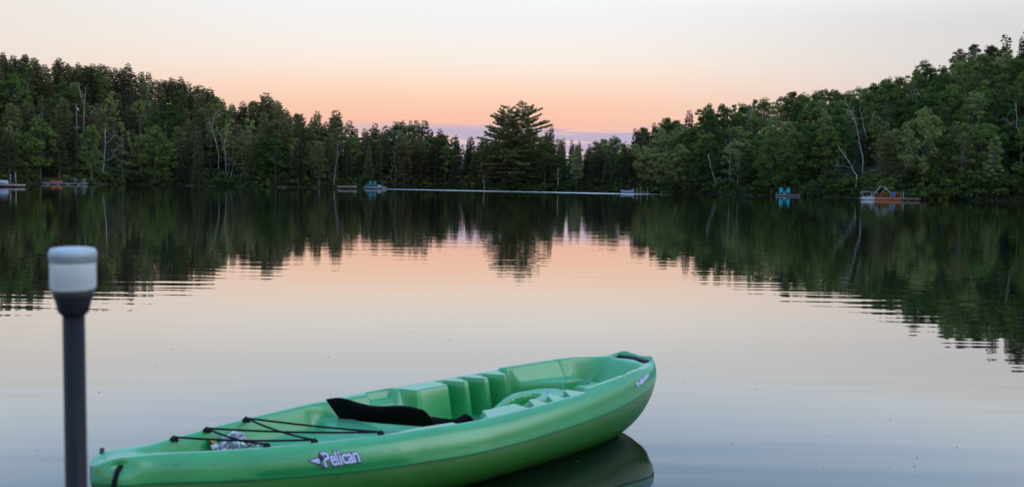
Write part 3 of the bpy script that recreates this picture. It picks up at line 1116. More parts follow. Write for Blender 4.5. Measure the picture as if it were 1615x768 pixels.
def k_inner(s, v):
    """height of the moulded deck inside the rim (u along, v across)"""
    u = s * KL + 0 * v
    zr = k_rim(s) + 0 * v
    e = crest_v(s) - np.abs(v)
    # width of the rim shelf and of the wall below it, along the boat
    t = .012 + .022 * SS(1.02, 1.12, u) * (1 - SS(1.48, 1.55, u)) + .020 * SS(2.08, 2.12, u)
    ledge = SS(1.475, 1.53, u) * (1 - SS(2.05, 2.09, u))
    slots = 0 * u
    for c in (1.735, 1.855, 1.975):
        lean = .30 * (e - .05)
        slots = slots + SS(c - .052, c - .022, u - lean) * (1 - SS(c + .012, c + .048, u - lean))
    slots = np.clip(slots, 0, 1)
    t = t + ledge * .098 * (1 - .97 * slots)
    run = .056 + .014 * SS(1.0, 1.2, u) - .030 * ledge * (1 - .2 * slots) - .018 * SS(2.08, 2.14, u)
    wall = SS(0, 1, (e - t) / run)
    # floor
    fl = zr * 0 + .190
    fl = fl + (.222 - fl) * SS(.98, 1.04, u) * (1 - SS(1.14, 1.22, u))
    fl = fl + (.165 - fl) * SS(1.15, 1.24, u)
    fl = fl + .018 * np.clip(np.abs(v) / .25, 0, 1) ** 2 * SS(1.18, 1.28, u) * (1 - SS(1.5, 1.6, u))
    fl = fl + (.105 - fl) * SS(1.50, 1.70, u)
    ub = 2.11 + .20 * SS(.28, .10, np.abs(v))
    fl = fl + (.240 - fl) * SS(ub, ub + .035, u)
    fl = fl + (.185 - fl) * SS(2.48, 2.54, u)
    fl = fl + (zr - .004 - fl) * SS(2.55, 2.73, u)
    fl = fl + (zr - .004 - fl) * (1 - SS(.20, .34, u))
    # shallow tray behind the stern wedge
    fl = fl - .026 * np.exp(-((u - .22) / .05) ** 2) * SS(.02, .05, e)
    # console between the foot wells
    cw = .045 + .060 * SS(1.70, 2.05, u) - .05 * SS(2.14, 2.28, u)
    ch = .115 + .120 * SS(1.56, 2.02, u)
    cm = SS(0, 1, (cw + .022 - np.abs(v)) / .035) * SS(1.64, 1.72, u) * (1 - SS(2.24, 2.29, u))
    fl = fl + np.maximum(ch - fl, 0) * cm
    # long bottle recess in the console, round wells ahead of it
    q = ((u - 1.935) / .155) ** 2 + ((v - .014 + .12 * (u - 1.935)) / .052) ** 2
    fl = fl - .080 * SS(0, 1, (1.12 - q) / .4)
    for (uu, vv, ru, rv, dp) in ((2.40, -.055, .075, .055, .06), (2.27, .085, .034, .032, .05), (2.36, .085, .030, .028, .05), (2.455, .055, .030, .028, .045)):
        fl = fl - dp * SS(0, 1, (1.15 - np.hypot((u - uu) / ru, (v - vv) / rv)) / .3)
    z = zr + (fl - zr) * wall
    # moulded channel of the recess beside the seat
    z = z - .040 * SS(1.30, 1.32, u) * (1 - SS(1.42, 1.475, u)) * SS(.006, .022, e) * (1 - wall) 
    # the coaming steps up ahead of the cockpit, with a crease at the bow deck
    z = z + .013 * SS(2.083, 2.098, u) * (1 - SS(2.50, 2.70, u)) * SS(0, .010, e) * (1 - wall)
    z = z - .005 * np.exp(-((u - 2.42 - .25 * e) / .012) ** 2) * SS(.0, .012, e) * (1 - SS(.10, .16, e))
    # transverse grip slot in the bow
    arch = 2.762 + .035 * np.cos(np.clip(v / .13, -1, 1) * PI / 2)
    g_ = np.exp(-((u - arch) / .024) ** 2) * SS(0, .02, .125 - np.abs(v))
    return z - .030 * g_


def grid_faces(nu, nv, flip=False):
    F = []
    for i in range(nu - 1):
        for j in range(nv - 1):
            q = (i * nv + j, (i + 1) * nv + j, (i + 1) * nv + j + 1, i * nv + j + 1)
            F.append(tuple(reversed(q)) if flip else q)
    return F


kay = thing('kayak', 'green sit-on-top kayak with black backrest and bungee cords floating in the foreground', 'kayak', KO, KTH)


def kv(u, v, z):
    """kayak frame: x forward, y to the left; v counts to the right (near) side"""
    return np.stack(np.broadcast_arrays(u, -np.asarray(v, float), z), -1)


S_U = np.concatenate([np.linspace(0, .03, 18)[:-1] ** 2 / .03, np.linspace(.03, .49, 200)[:-1], np.linspace(.49, .725, 300)[:-1], np.linspace(.725, .93, 130)[:-1], .93 + .07 * np.sin(np.linspace(0, PI / 2, 46))])
S_U = np.clip(S_U, .00002, .99995)
rows = []
for s in S_U:
    b, zs, zr, bc = [float(f(np.array(s))) for f in (k_plan, k_seam, k_rim, crest_v)]
    T = np.linspace(0, 1, 12)
    pv, pz = panel_pt(np.full(12, s), T)
    lip_v, lip_z = np.array([b - .008, b - .0005]), np.array([zs - .010, zs - .007])
    w = np.concatenate([np.linspace(1, .88, 8)[1:], np.linspace(.88, -.88, 190)[1:-1], np.linspace(-.88, -1, 8)[:-1]])
    iv = w * bc
    iz = k_inner(np.full(len(w), s), iv)
    V = np.concatenate([lip_v, pv, iv, -pv[::-1], -lip_v[::-1]])
    Z = np.concatenate([lip_z, pz, iz, pz[::-1], lip_z[::-1]])
    rows.append(kv(s * KL, V, Z))
nv = len(rows[0])
db = MB()
db.add(np.concatenate(rows), grid_faces(len(S_U), nv))
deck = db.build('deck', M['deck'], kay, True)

HS = np.concatenate([np.linspace(0, .1, 24)[:-1] ** 2 / .1, np.linspace(.1, .88, 90)[:-1], .88 + .12 * np.sin(np.linspace(0, PI / 2, 40))])
HS = np.clip(HS, .00002, .99995)
ph = np.linspace(-PI / 2, PI / 2, 41)
rows = []
for s in HS:
    b, zs, zk = float(k_plan(np.array(s))), float(k_seam(np.array(s))), float(k_keel(np.array(s)))
    vv = (b - .006) * np.sign(np.sin(ph)) * np.abs(np.sin(ph)) ** .72
    zz = (zs - .006) - (zs - .006 - zk) * np.abs(np.cos(ph)) ** .92
    # faint chine ridge
    rows.append(kv(s * KL, vv, zz))
hb = MB()
hb.add(np.concatenate(rows), grid_faces(len(HS), len(ph), True))
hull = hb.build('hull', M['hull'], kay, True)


def k_world(u, v, z):
    c, s_ = math.cos(KTH), math.sin(KTH)
    return KO + np.stack([u * c + v * s_, u * s_ - v * c, z + 0 * u], -1)


def find_panel(px_, py_):
    """panel coordinates (s, t) that project to a photo point"""
    S, T = np.meshgrid(np.linspace(.02, .985, 500), np.linspace(0, 1, 60), indexing='ij')
    v, z = panel_pt(S, T)
    q = project(k_world(S * KL, v, z).reshape(-1, 3)).reshape(S.shape + (2,))
    d = (q[..., 0] - px_) ** 2 + (q[..., 1] - py_) ** 2
    i = np.unravel_index(np.argmin(d), d.shape)
    return S[i], T[i]


def panel_surface(s, t, lift):
    s = np.clip(s, .01, .99)
    v, z = panel_pt(s, t)
    v1, z1 = panel_pt(s, t + .01)
    dv, dz = v1 - v, z1 - z
    ln = np.hypot(dv, dz) + 1e-9
    return kv(s * KL, v + lift * dz / ln, z - lift * dv / ln)


def text_outline(body, bold, shear):
    cu = bpy.data.curves.new('lettering', 'FONT')
    cu.body = body
    cu.offset = bold
    cu.shear = shear
    cu.space_character = .92
    cu.resolution_u = 3
    o = bpy.data.objects.new('lettering', cu)
    COL.objects.link(o)
    bpy.context.view_layer.update()
    me = bpy.data.meshes.new_from_object(o.evaluated_get(bpy.context.evaluated_depsgraph_get()))
    V = np.array([v.co[:2] for v in me.vertices])
    F = [tuple(p.vertices) for p in me.polygons]
    bpy.data.objects.remove(o)
    bpy.data.meshes.remove(me)
    bpy.data.curves.remove(cu)
    return V, F


def decal(name, V, F, corner, mat, lift):
    """V in a unit box; corner: four (s, t) at bottom-left, bottom-right, top-right, top-left"""
    a, b_ = V[:, 0:1], V[:, 1:2]
    c = np.array(corner)
    st = c[0] * (1 - a) * (1 - b_) + c[1] * a * (1 - b_) + c[2] * a * b_ + c[3] * (1 - a) * b_
    mb = MB()
    mb.add(panel_surface(st[:, 0], st[:, 1], lift), F)
    return mb.build(name, mat, kay)


def to_unit(V, lo, hi, box):
    n = (V - lo) / (hi - lo)
    return np.stack([box[0] + n[:, 0] * (box[2] - box[0]), box[1] + n[:, 1] * (box[3] - box[1])], -1)


corner = [find_panel(*p) for p in ((488, 741), (569, 729.5), (560, 705), (479, 715))]
V, F = text_outline('Pelican', .022, 0)
lo, hi = V.min(0), V.max(0)
V2, F2 = text_outline('Pelican', .075, 0)
unitV = to_unit(V, lo, hi, (.29, .08, .99, .92))
unitV2 = to_unit(V2, lo, hi, (.29, .08, .99, .92))
decal('logo_outline', unitV2, F2, corner, M['decal_dark'], .0022)
decal('logo_lettering', unitV, F, corner, M['decal_pale'], .0036)


def poly(pts):
    return np.array(pts, float), [tuple(range(len(pts)))]


V, F = poly([(.0, .50), (.12, .62), (.22, .68), (.27, .92), (.36, .90), (.33, .60), (.36, .22), (.30, .02), (.20, .12), (.10, .36)])
decal('emblem', V, F, corner, M['decal_dark'], .0026)
V, F = poly([(.03, .50), (.12, .57), (.21, .61), (.22, .50), (.20, .30), (.10, .42)])
decal('emblem_beak', V, F, corner, M['decal_pale'], .0040)
V, F = poly([(.275, .84), (.335, .83), (.315, .60), (.325, .40), (.34, .16), (.295, .12), (.285, .40), (.29, .62)])
# small lettering near the bow
c2 = [find_panel(*p) for p in ((1007, 613), (1025, 592), (1017, 587), (1000, 605))]
V, F = text_outline('Pelican', .05, 0)
lo, hi = V.min(0), V.max(0)
decal('bow_lettering', to_unit(V, lo, hi, (.04, .12, .96, .9)), F, c2, M['decal_pale'], .0030)
# dark rectangle low on the hull seam
# ---- bungee cords over the tank well
def k_local(px_, py_, z):
    w = at(px_, py_, z) - KO
    c, s_ = math.cos(KTH), math.sin(KTH)
    return float(w[0] * c + w[1] * s_), float(w[0] * s_ - w[1] * c), z


def on_crest(px_, side, inset=.020):
    """the point of the rim crest in photo column px_"""
    S = np.linspace(.05, .9, 600)
    P = k_world(S * KL, side * (crest_v(S) - inset), k_rim(S) + .004)
    i = int(np.argmin(np.abs(project(P)[:, 0] - px_)))
    return float(S[i] * KL), float(side * (crest_v(S)[i] - inset)), rim_at(float(S[i] * KL), float(side * (crest_v(S)[i] - inset))) + .004


def rim_at(u, v):
    s = np.array(u / KL)
    bc = float(crest_v(s))
    return float(k_inner(s, np.array(np.clip(v, -bc, bc))))


hooks = [on_crest(p, -1) for p in (274, 326, 388)] + [on_crest(p, 1) for p in (420, 496, 600)]
for u, v, z in hooks:
    hk = MB()
    p = kv(np.array([u - .014, u - .009, u, u + .009, u + .014]), np.array([v] * 5), np.array([z - .010, z + .006, z + .012, z + .006, z - .010]))
    hk.tube(p, .0050, 8)
    hk.lathe([(.004, -.006), (.012, -.004), (.012, .001), (.008, .004)], (u, -v, z - .001), 14)
    hk.build('cord_hook', M['black_cord'], kay, True)


def cord_line(a, b, sag):
    A, B = np.array(a), np.array(b)
    s = np.linspace(0, 1, 14)[:, None]
    p = A + (B - A) * s
    p[:, 2] += .010 - sag * 4 * (s[:, 0] * (1 - s[:, 0]))
    return kv(p[:, 0], p[:, 1], p[:, 2])


for a, b, sg in ((2, 5, .004), (2, 4, .010), (1, 5, .008), (1, 3, .012), (0, 4, .008)):
    cb = MB()
    cb.tube(cord_line(hooks[a], hooks[b], sg), .0042, 8)
    cb.build('bungee_cord', M['black_cord'], kay, True)


# ---- folded backrest
def sheet(P, thick):
    """closed padded sheet from a grid of points P (nu, nv, 3)"""
    nu, nvv = P.shape[:2]
    du, dv_ = np.gradient(P, axis=0), np.gradient(P, axis=1)
    nn = unit(np.cross(du, dv_))
    th = thick * (1 - np.abs(np.linspace(-1, 1, nu))[:, None] ** 6 * .7) * (1 - np.abs(np.linspace(-1, 1, nvv))[None] ** 6 * .7)
    A, B = P + nn * th[..., None] / 2, P - nn * th[..., None] / 2
    mb = MB()
    V = np.concatenate([A.reshape(-1, 3), B.reshape(-1, 3)])
    n0 = nu * nvv
    F = grid_faces(nu, nvv) + [tuple(reversed([i + n0 for i in q])) for q in grid_faces(nu, nvv)]
    for i in range(nu - 1):
        F.append((i * nvv, n0 + i * nvv, n0 + (i + 1) * nvv, (i + 1) * nvv))
        F.append((i * nvv + nvv - 1, (i + 1) * nvv + nvv - 1, n0 + (i + 1) * nvv + nvv - 1, n0 + i * nvv + nvv - 1))
    for j in range(nvv - 1):
        F.append((j, j + 1, n0 + j + 1, n0 + j))
        k = (nu - 1) * nvv
        F.append((k + j, n0 + k + j, n0 + k + j + 1, k + j + 1))
    mb.add(V, F)
    return mb


A_, B_ = np.meshgrid(np.linspace(0, 1, 26), np.linspace(0, 1, 44), indexing='ij')       # A up the rest, B from far to near
TLc, TRc = np.array(k_local(514, 630, .315)), np.array(k_local(676, 645.5, .305))
BLc, BRc = np.array(k_local(537, 661, .215)), np.array(k_local(692, 673, .200))
a3_, b3_ = A_[..., None], B_[..., None]
PB = BLc * (1 - a3_) * (1 - b3_) + BRc * (1 - a3_) * b3_ + TRc * a3_ * b3_ + TLc * a3_ * (1 - b3_)
# padded panel: bowed across, its foot dipping in the middle, top edge a little wavy
PB[..., 0] += .030 * np.sin(PI * B_) * (1 - .3 * A_)
PB[..., 2] += -.010 * np.sin(PI * B_) * A_ - .006 * np.sin(PI * B_) * (1 - A_) + .006 * np.sin(B_ * 11) * A_ + .008 * np.exp(-((B_ - .12) / .10) ** 2) * A_ - .020 * SS(.93, 1., B_) * A_
back = sheet(kv(PB[..., 0], PB[..., 1], PB[..., 2]), .030).build('backrest', M['black_fabric'], kay, True)
cp_ = [np.array(k_local(*q)) for q in ((684, 662, .235), (700, 665, .215), (722, 667, .205), (732, 661, .215), (738, 657.5, .222), (747, 662, .205))]
kk = np.linspace(0, 5, 26)
ctr_ = np.stack([np.interp(kk, range(6), [c[i] for c in cp_]) for i in range(3)], -1)
for _ in range(2):
    ctr_[1:-1] = (ctr_[:-2] + 2 * ctr_[1:-1] + ctr_[2:]) / 4
P = np.stack([kv(ctr_[:, 0] - .012, ctr_[:, 1] - .004, ctr_[:, 2] + .018), kv(ctr_[:, 0], ctr_[:, 1], ctr_[:, 2]), kv(ctr_[:, 0] + .012, ctr_[:, 1] + .004, ctr_[:, 2] - .018)], 1)
sheet(P, .006).build('strap', M['black_fabric'], back, True)
# ---- carry handles
hn = MB()
s0, t0 = find_panel(190, 735)
q0 = panel_surface(np.array(s0), np.array(t0), -.004)
s1, t1 = find_panel(176, 748)
q1 = panel_surface(np.array(s1), np.array(t1), .010)
loop = [q0, q0 * .6 + q1 * .4 + [0, -.006, .006], q1 + [0, -.004, 0], q1 + [-.010, -.008, -.03], q1 + [-.016, -.008, -.08], q1 + [-.018, -.004, -.12]]
kk = np.linspace(0, 5, 24)
loop = np.stack([np.interp(kk, range(6), [c[i] for c in loop]) for i in range(3)], -1)
hn.tube(loop, .0085, 8)
hn.build('carry_handle', M['black_cord'], kay, True)
kb = MB()
kb_v = -.055
kb.lathe([(.008, 0), (.010, .003), (.006, .007), (.009, .015), (.004, .019)], (.055, -kb_v, rim_at(.055, kb_v) - .003), 14)
kb.build('knob', M['black_plastic'], kay, True)
bh = MB()
vv = np.linspace(-.105, .105, 15)
bh.tube(kv(2.762 + .035 * np.cos(vv / .13 * PI / 2), vv, np.array([float(k_rim(np.array(2.785 / KL))) - .016] * 15)), .011, 8)
bh.build('bow_handle', M['black_plastic'], kay, True)
# round maker's badge on the console
bd = MB()
bd.lathe([(.017, -.004), (.017, .0015), (.014, .0025)], (2.13, -.012, rim_at(2.13, .012) + .001), 20)
bd.build('console_badge', M['decal_pale'], kay)
bd = MB()
bd.lathe([(.009, -.002), (.009, .0045)], (2.13, -.012, rim_at(2.13, .012)), 16)
bd.build('console_badge_mark', M['decal_dark'], kay)

# ------------------------------------------------------------------ crumpled snack bag lying in the tank well


def bag_mat():
    mt, t, b = mat_new('crumpled_foil_wrapper')
    tc = N(t, 'ShaderNodeTexCoord')
    n = N(t, 'ShaderNodeTexNoise')
    n.inputs['Scale'].default_value = 13
    n.inputs['Detail'].default_value = 1
    t.links.new(tc.outputs['Object'], n.inputs[0])
    r = N(t, 'ShaderNodeValToRGB')
    r.color_ramp.interpolation = 'CONSTANT'
    e = r.color_ramp.elements
    e[0].position, e[0].color = 0, (.65, .18, .03, 1)
    e[1].position, e[1].color = .36, (.62, .63, .66, 1)
    for p_, c_ in ((.50, (.30, .31, .34, 1)), (.56, (.70, .70, .72, 1)), (.62, (.42, .05, .04, 1)), (.66, (.55, .56, .58, 1))):
        q = e.new(p_)
        q.color = c_
    t.links.new(n.outputs[0], r.inputs[0])
    t.links.new(r.outputs[0], b.inputs['Base Color'])
    b.inputs['Roughness'].default_value = .3
    b.inputs['Metallic'].default_value = .25
    return mt


BU, BV, _z = k_local(371, 694, .25)
bag = thing('snack_bag', 'crumpled silver and orange snack bag lying under the kayak cords', 'litter', KO + np.array([0, 0, 0]), KTH)
lr = np.random.default_rng(5)
GU, GV = 22, 18
A_, B_ = np.meshgrid(np.linspace(-1, 1, GU), np.linspace(-1, 1, GV), indexing='ij')
hgt = sum(lr.uniform(.006, .016) * np.sin(A_ * lr.uniform(2, 6) * k + B_ * lr.uniform(-5, 5) + lr.uniform(0, 6)) for k in (1, 1.4, 2.1, 1.7, 2.6))
puff = .03 * np.clip(1 - A_ ** 2, 0, 1) * np.clip(1 - B_ ** 2, 0, 1)
P = kv(BU + .085 * A_ + .01 * lr.standard_normal(A_.shape), BV + .080 * B_ + .012 * lr.standard_normal(A_.shape), .225 + hgt + puff + .03 * B_ * A_)
sheet(P, .006).build('wrapper', bag_mat(), bag)

# ------------------------------------------------------------------ dock post with lamp at the left
px0 = at(120.5, 768, .66)
post = thing('dock_post_light', 'grey metal dock post topped by a frosted lantern at the left edge', 'post light', (px0[0], px0[1], -1.2))
dist = math.hypot(px0[0], px0[1])
mpx = dist / FPX * math.cos(math.atan(.44))      # metres per photo pixel at the post
mpx = float((px0 - CPOS) @ FWD) / FPX
ztop = float(at_far(112, 391, dist)[2])
zl0, zl1, zc0 = float(at_far(113, 457, dist)[2]), float(at_far(112, 408, dist)[2]), float(at_far(115, 495, dist)[2])
b0 = 1.2
R_ = 16.2 * mpx
pb = MB()
pb.lathe([(R_, -.1), (R_, zc0 + b0 + .004)], n=40)
pb.build('pole', None, post, True).data.materials.append(plain('anodised_aluminium', (.012, .010, .011), .5, metal=.0, var=.3, scale=18, spec=.22))
cb = MB()
cb.lathe([(R_ * 1.06, zc0 + b0 - .002), (22 * mpx, zc0 + b0 + .004), (26.5 * mpx, zc0 + b0 + .6 * (zl0 - zc0)), (29.6 * mpx, zl0 + b0 - .012), (30.6 * mpx, zl0 + b0 - .003), (30.2 * mpx, zl0 + b0)], n=48)
cb.build('lamp_socket', plain('charcoal_plastic', (.022, .020, .027), .5, var=.08), post, True)
lm = MB()
lm.lathe([(31.4 * mpx, zl0 + b0 + .0005), (32.9 * mpx, zl0 + b0 + .006), (33.5 * mpx, zl1 + b0 - .004), (32.7 * mpx, zl1 + b0)], n=56)
lens_m, t, b = mat_new('frosted_polycarbonate')
b.inputs['Base Color'].default_value = (.78, .86, .88, 1)
b.inputs['Roughness'].default_value = .35
b.inputs['Transmission Weight'].default_value = .45
b.inputs['IOR'].default_value = 1.3
b.inputs['Subsurface Weight'].default_value = .0
lm.build('lens', lens_m, post, True)
cp = MB()
cp.lathe([(32.1 * mpx, zl1 + b0 + .0005), (34.2 * mpx, zl1 + b0 + .002), (34.4 * mpx, zl1 + b0 + .010), (33.6 * mpx, ztop + b0 - .006), (31.2 * mpx, ztop + b0 - .001), (22 * mpx, ztop + b0 + .001)], n=56)
cp.build('lamp_cap', plain('grey_lamp_cap', (.40, .46, .49), .38, var=.06), post, True)
rg = MB()
rg.lathe([(33.3 * mpx, zl1 + b0 - .007), (34.0 * mpx, zl1 + b0 - .006), (34.0 * mpx, zl1 + b0 + .0015), (33.3 * mpx, zl1 + b0 + .0015)], n=56)
rg.build('lamp_ring', plain('dark_gasket', (.17, .19, .18), .5, var=.1), post, True)
cl_ = MB()
cl_.lathe([(R_ * 1.02, .652 + b0 - .06), (22.5 * mpx, .652 + b0 - .058), (22.5 * mpx, .652 + b0 - .004), (21 * mpx, .652 + b0), (R_ * 1.02, .652 + b0)], n=40)
cl_.build('collar', M['black_plastic'], post, True)


# ------------------------------------------------------------------ things along the far shore
def frame_at(x0, y0, x1, y1):
    """dock axis from one photo point on the water to another: origin, heading, length"""
    a = at(x0, y0)
    b = at(x1, y0 + .0145 * (x1 - x0) + (y1 - y0) * .12)
    d = (b - a)[:2]
    return a, math.atan2(d[1], d[0]), float(np.hypot(*d))


def dock(name, label, x0, y0, x1, y1, width, top, mat, thick=.22, posts=None, float_mat=None, setback=0.):
    a, th, L = frame_at(x0, y0, x1, y1)
    t = thing(name, label, 'dock', (a[0], a[1], 0), th)
    p = MB()
    n = max(2, int(L / .35))
    for i in range(n):
        p.box(((i + .5) * L / n, width / 2, top - .03), (L / n - .02, width, .06))
    p.build('deck_boards', mat, t)
    f = MB()
    f.box((L / 2, .03, top - .06 - thick / 2), (L, .06, thick))
    f.box((L / 2, width - .03, top - .06 - thick / 2), (L, .06, thick))
    f.box((.03, width / 2, top - .062 - thick / 2), (.06, width - .13, thick))
    f.box((L - .03, width / 2, top - .062 - thick / 2), (.06, width - .13, thick))
    f.build('frame', mat, t)
    for i in range(max(2, int(L / 2.2))):
        g_ = MB()
        k = (i + .5) / max(2, int(L / 2.2))
        g_.box((k * L, width / 2, .02), (.9 if L > 4 else .5, width * .7, max(.1, top - .08)), 0, .03)
        g_.build('float', float_mat or M['dark_post'], t)
    for (u, v, h_, r_, mt) in posts or []:
        q = MB()
        q.tube([(u, v, -1.), (u, v, h_ * .5), (u, v, h_)], [r_, r_, r_ * .92], 8)
        q.build('post', mt, t, True)
    return t, L


def chair(label, x, y, z, rz, mat, grp, sc=1.):
    """slatted garden chair with fan back and wide arms"""
    t = thing('garden_chair', label, 'chair', (x, y, z), rz, grp)
    s = MB()
    for i in range(4):
        s.box((0, .05 - i * .13, .36 - .045 * (3 - i) * .6), (.52, .115, .025))
    s.build('seat', mat, t)
    b_ = MB()
    for i in range(5):
        x_ = (i - 2) * .115
        h_ = .84 - .035 * (i - 2) ** 2
        n_ = 4
        b_.tube([(x_, .10, .30), (x_ * 1.06, .24, .30 + h_ * .5), (x_ * 1.12, .34, .30 + h_)], [.052, .056, .045], 6)
    b_.build('backrest', mat, t)
    for sx in (-1, 1):
        a_ = MB()
        a_.box((sx * .34, -.10, .57), (.12, .70, .028))
        a_.build('armrest', mat, t)
        for yy, hh in ((-.36, .55), (.22, .55)):
            l = MB()
            l.box((sx * .31, yy, hh / 2), (.05, .09, hh))
            l.build('leg', mat, t)
    t.scale = (sc, sc, sc)
    return t


# dock at the left edge with boats on it
t, L = dock('dock', 'pale wooden dock cut by the left edge of the lake, boats stacked on it', -26, 294.6, 22.5, 295.2, 2.4, .42, M['dock_pink'], .18,
            [(0, 0, 0, .05, M['dark_post'])][:0])
a, th, L = frame_at(-26, 294.6, 22.5, 295.2)


def on_dock(u, v, z, a=a, th=th):
    return (a[0] + u * math.cos(th) - v * math.sin(th), a[1] + u * math.sin(th) + v * math.cos(th), z)


def small_boat(name, label, loc, rz, L_, B_, H_, mat, trim, cat, flipped=False, grp=None):
    t = thing(name, label, cat, loc, rz, grp)
    mb = MB()
    ss = np.linspace(0, 1, 23)
    ph_ = np.linspace(-PI / 2, PI / 2, 13)
    rows_ = []
    for s in ss:
        w = B_ / 2 * max(.02, (1 - abs(2 * s - 1) ** 2.4)) ** .7
        sheer = H_ * (1 + .25 * (2 * s - 1) ** 2)
        k_ = H_ * .8 * abs(2 * s - 1) ** 5
        y_ = w * np.sign(np.sin(ph_)) * np.abs(np.sin(ph_)) ** .7
        z_ = sheer - (sheer - k_) * np.abs(np.cos(ph_)) ** .7
        if flipped:
            z_ = H_ * 1.3 - z_
        rows_.append(np.stack([np.full(13, (s - .5) * L_), y_, z_], -1))
    mb.add(np.concatenate(rows_), grid_faces(23, 13, not flipped))
    mb.build('hull', mat, t, True)
    rl = MB()
    for sd in (0, 12):
        rl.tube([r[sd] for r in rows_], .03, 6)
    rl.build('gunwale', trim, t, True)
    return t


small_boat('rowing_boat', 'small pale blue boat upturned on the left edge dock', on_dock(L - 2.2, .9, .42), th, 1.3, .8, .40, M['blue_white'], M['white_paint'], 'boat', True)
small_boat('kayak', 'red kayak lying on the left edge dock behind the pale blue boat', on_dock(L - 3.7, 1.5, .42), th + .6, 2.2, .75, .42, M['red'], M['orange_red'], 'kayak', True)


def bucket_stack(label, loc):
    t = thing('life_vest_rack', label, 'rack', loc)
    q = MB()
    for sx in (-.3, .3):
        q.tube([(sx, 0, 0), (sx, 0, 1.0)], .03, 6)
    q.tube([(-.35, 0, .98), (.35, 0, .98)], .03, 6)
    q.build('rail', M['dark_post'], t)
    v_ = MB()
    v_.box((-.12, -.03, .68), (.34, .13, .5), .1, .04)
    v_.box((.17, -.02, .66), (.28, .12, .46), -.1, .04)
    v_.build('life_vest', M['red'], t)
    return t


bucket_stack('red life vests hung on a rail at the left edge dock', on_dock(L - 3.1, .5, .42))
for u, v, h_, r_, mt, lab in ((L - .85, .4, 1.35, .06, 'grey_post', 'short pale grey mooring post at the end of the left edge dock'),
                              (L - .50, .9, 1.75, .075, 'dark_post', 'tall dark mooring post in the middle of the three on the left edge dock'),
                              (L - .12, .5, 1.55, .06, 'grey_post', 'rightmost grey mooring post on the left edge dock corner')):
    q = MB()
    z_ = np.array([-.0, h_ * .5, h_ - .03, h_])
    q.tube([(0, 0, k) for k in z_], [r_, r_, r_, r_ * .6], 10)
    o = q.build('mooring_post', M[mt], None, True)
    o.location = on_dock(u, v, .42)
    tag(o, lab, 'post', 'mooring posts on the left edge dock')

# long walkway
dock('walkway_dock', 'long grey walkway dock reaching right from the left bank', 66, 290.9, 131, 291.8, 1.6, .42, M['dock_wood'], .12, None, M['white_paint'])
a2, th2, L2 = frame_at(66, 290.9, 131, 291.8)
od2 = lambda u, v, z: on_dock(u, v, z, a2, th2)
small_boat('kayak', 'orange-red kayak lying on the long grey walkway dock', od2(L2 * .30, .8, .42), th2, 3.0, .7, .38, M['orange_red'], M['red'], 'kayak')
q = thing('dock_ladder', 'pale metal ladder loop at the right end of the long walkway dock', 'ladder', od2(L2 - .05, .3, 0), th2)
for dx in (0, .5):
    mb = MB()
    mb.tube([(dx - .5, 0, .40), (dx - .5, 0, 1.2), (dx - .42, 0, 1.32), (dx - .2, 0, 1.32), (dx - .1, 0, 1.2), (dx - .1, 0, -.5)], .035, 6)
    mb.build('side_rail', M['white_paint'], q, True)
mb = MB()
for k in range(3):
    mb.box((-.1 + .2, 0, .3 - .3 * k), (.5, .06, .03))
mb.build('rung', M['white_paint'], q)


def seated(label, loc, rz):
    t = thing('camp_chair', label, 'chair', loc, rz)
    s = MB()
    s.box((0, 0, .43), (.5, .48, .04), 0, .015)
    s.build('seat', M['purple'], t)
    b_ = MB()
    b_.box((0, .26, .75), (.5, .05, .62), 0, .02)
    b_.build('backrest', M['purple'], t)
    for sx in (-.23, .23):
        for sy in (-.2, .24):
            l = MB()
            l.tube([(sx, sy, 0), (sx * .95, sy, .43)], .018, 6)
            l.build('leg', M['dark_post'], t)
    return t


seated('purple camp chair standing on the long walkway dock near its ladder', od2(L2 * .74, .8, .42), th2 + .3)

# pale swim dock and the raft with turquoise chairs
dock('dock', 'pale pinkish plank dock beside the thick leaning trunk', 532.5, 297.9, 557, 298.2, 2.0, .62, M['dock_pink'], .2, None, M['dark_post'])
dock('swim_raft', 'white-edged swim raft with two dull turquoise chairs', 574, 297.9, 603.5, 298.2, 2.6, .50, M['white_paint'], .14,
     [(4.3, .1, 1.1, .05, M['white_paint'])], M['navy'])
a3, th3, L3 = frame_at(574, 297.9, 603.5, 298.2)
od3 = lambda u, v, z: on_dock(u, v, z, a3, th3)
chair('dull turquoise garden chair, left one on the white-edged swim raft', *od3(L3 * .24, 1.0, .50), th3 + .05, M['teal_dull'], 'turquoise chairs on the swim raft', 1.15)
chair('dull turquoise garden chair, right one on the white-edged swim raft', *od3(L3 * .46, 1.0, .50), th3 - .15, M['teal_dull'], 'turquoise chairs on the swim raft', 1.15)
tb = thing('low_table', 'small white table at the left corner of the swim raft', 'table', od3(.35, .8, .50), th3)
mb = MB(); mb.lathe([(.26, .42), (.28, .44), (.26, .46)], n=20); mb.build('table_top', M['white_paint'], tb)
mb = MB(); mb.lathe([(.16, 0), (.04, .03), (.04, .42)], n=14); mb.build('leg', M['white_paint'], tb)
bx_ = thing('cooler_box', 'white cooler box on the right half of the swim raft', 'cooler', od3(L3 * .74, .9, .50), th3)
mb = MB(); mb.box((0, 0, .17), (.62, .4, .34), 0, .03); mb.build('body', M['white_paint'], bx_)
mb = MB(); mb.box((0, 0, .375), (.66, .44, .06), 0, .02); mb.build('lid', M['blue_white'], bx_)


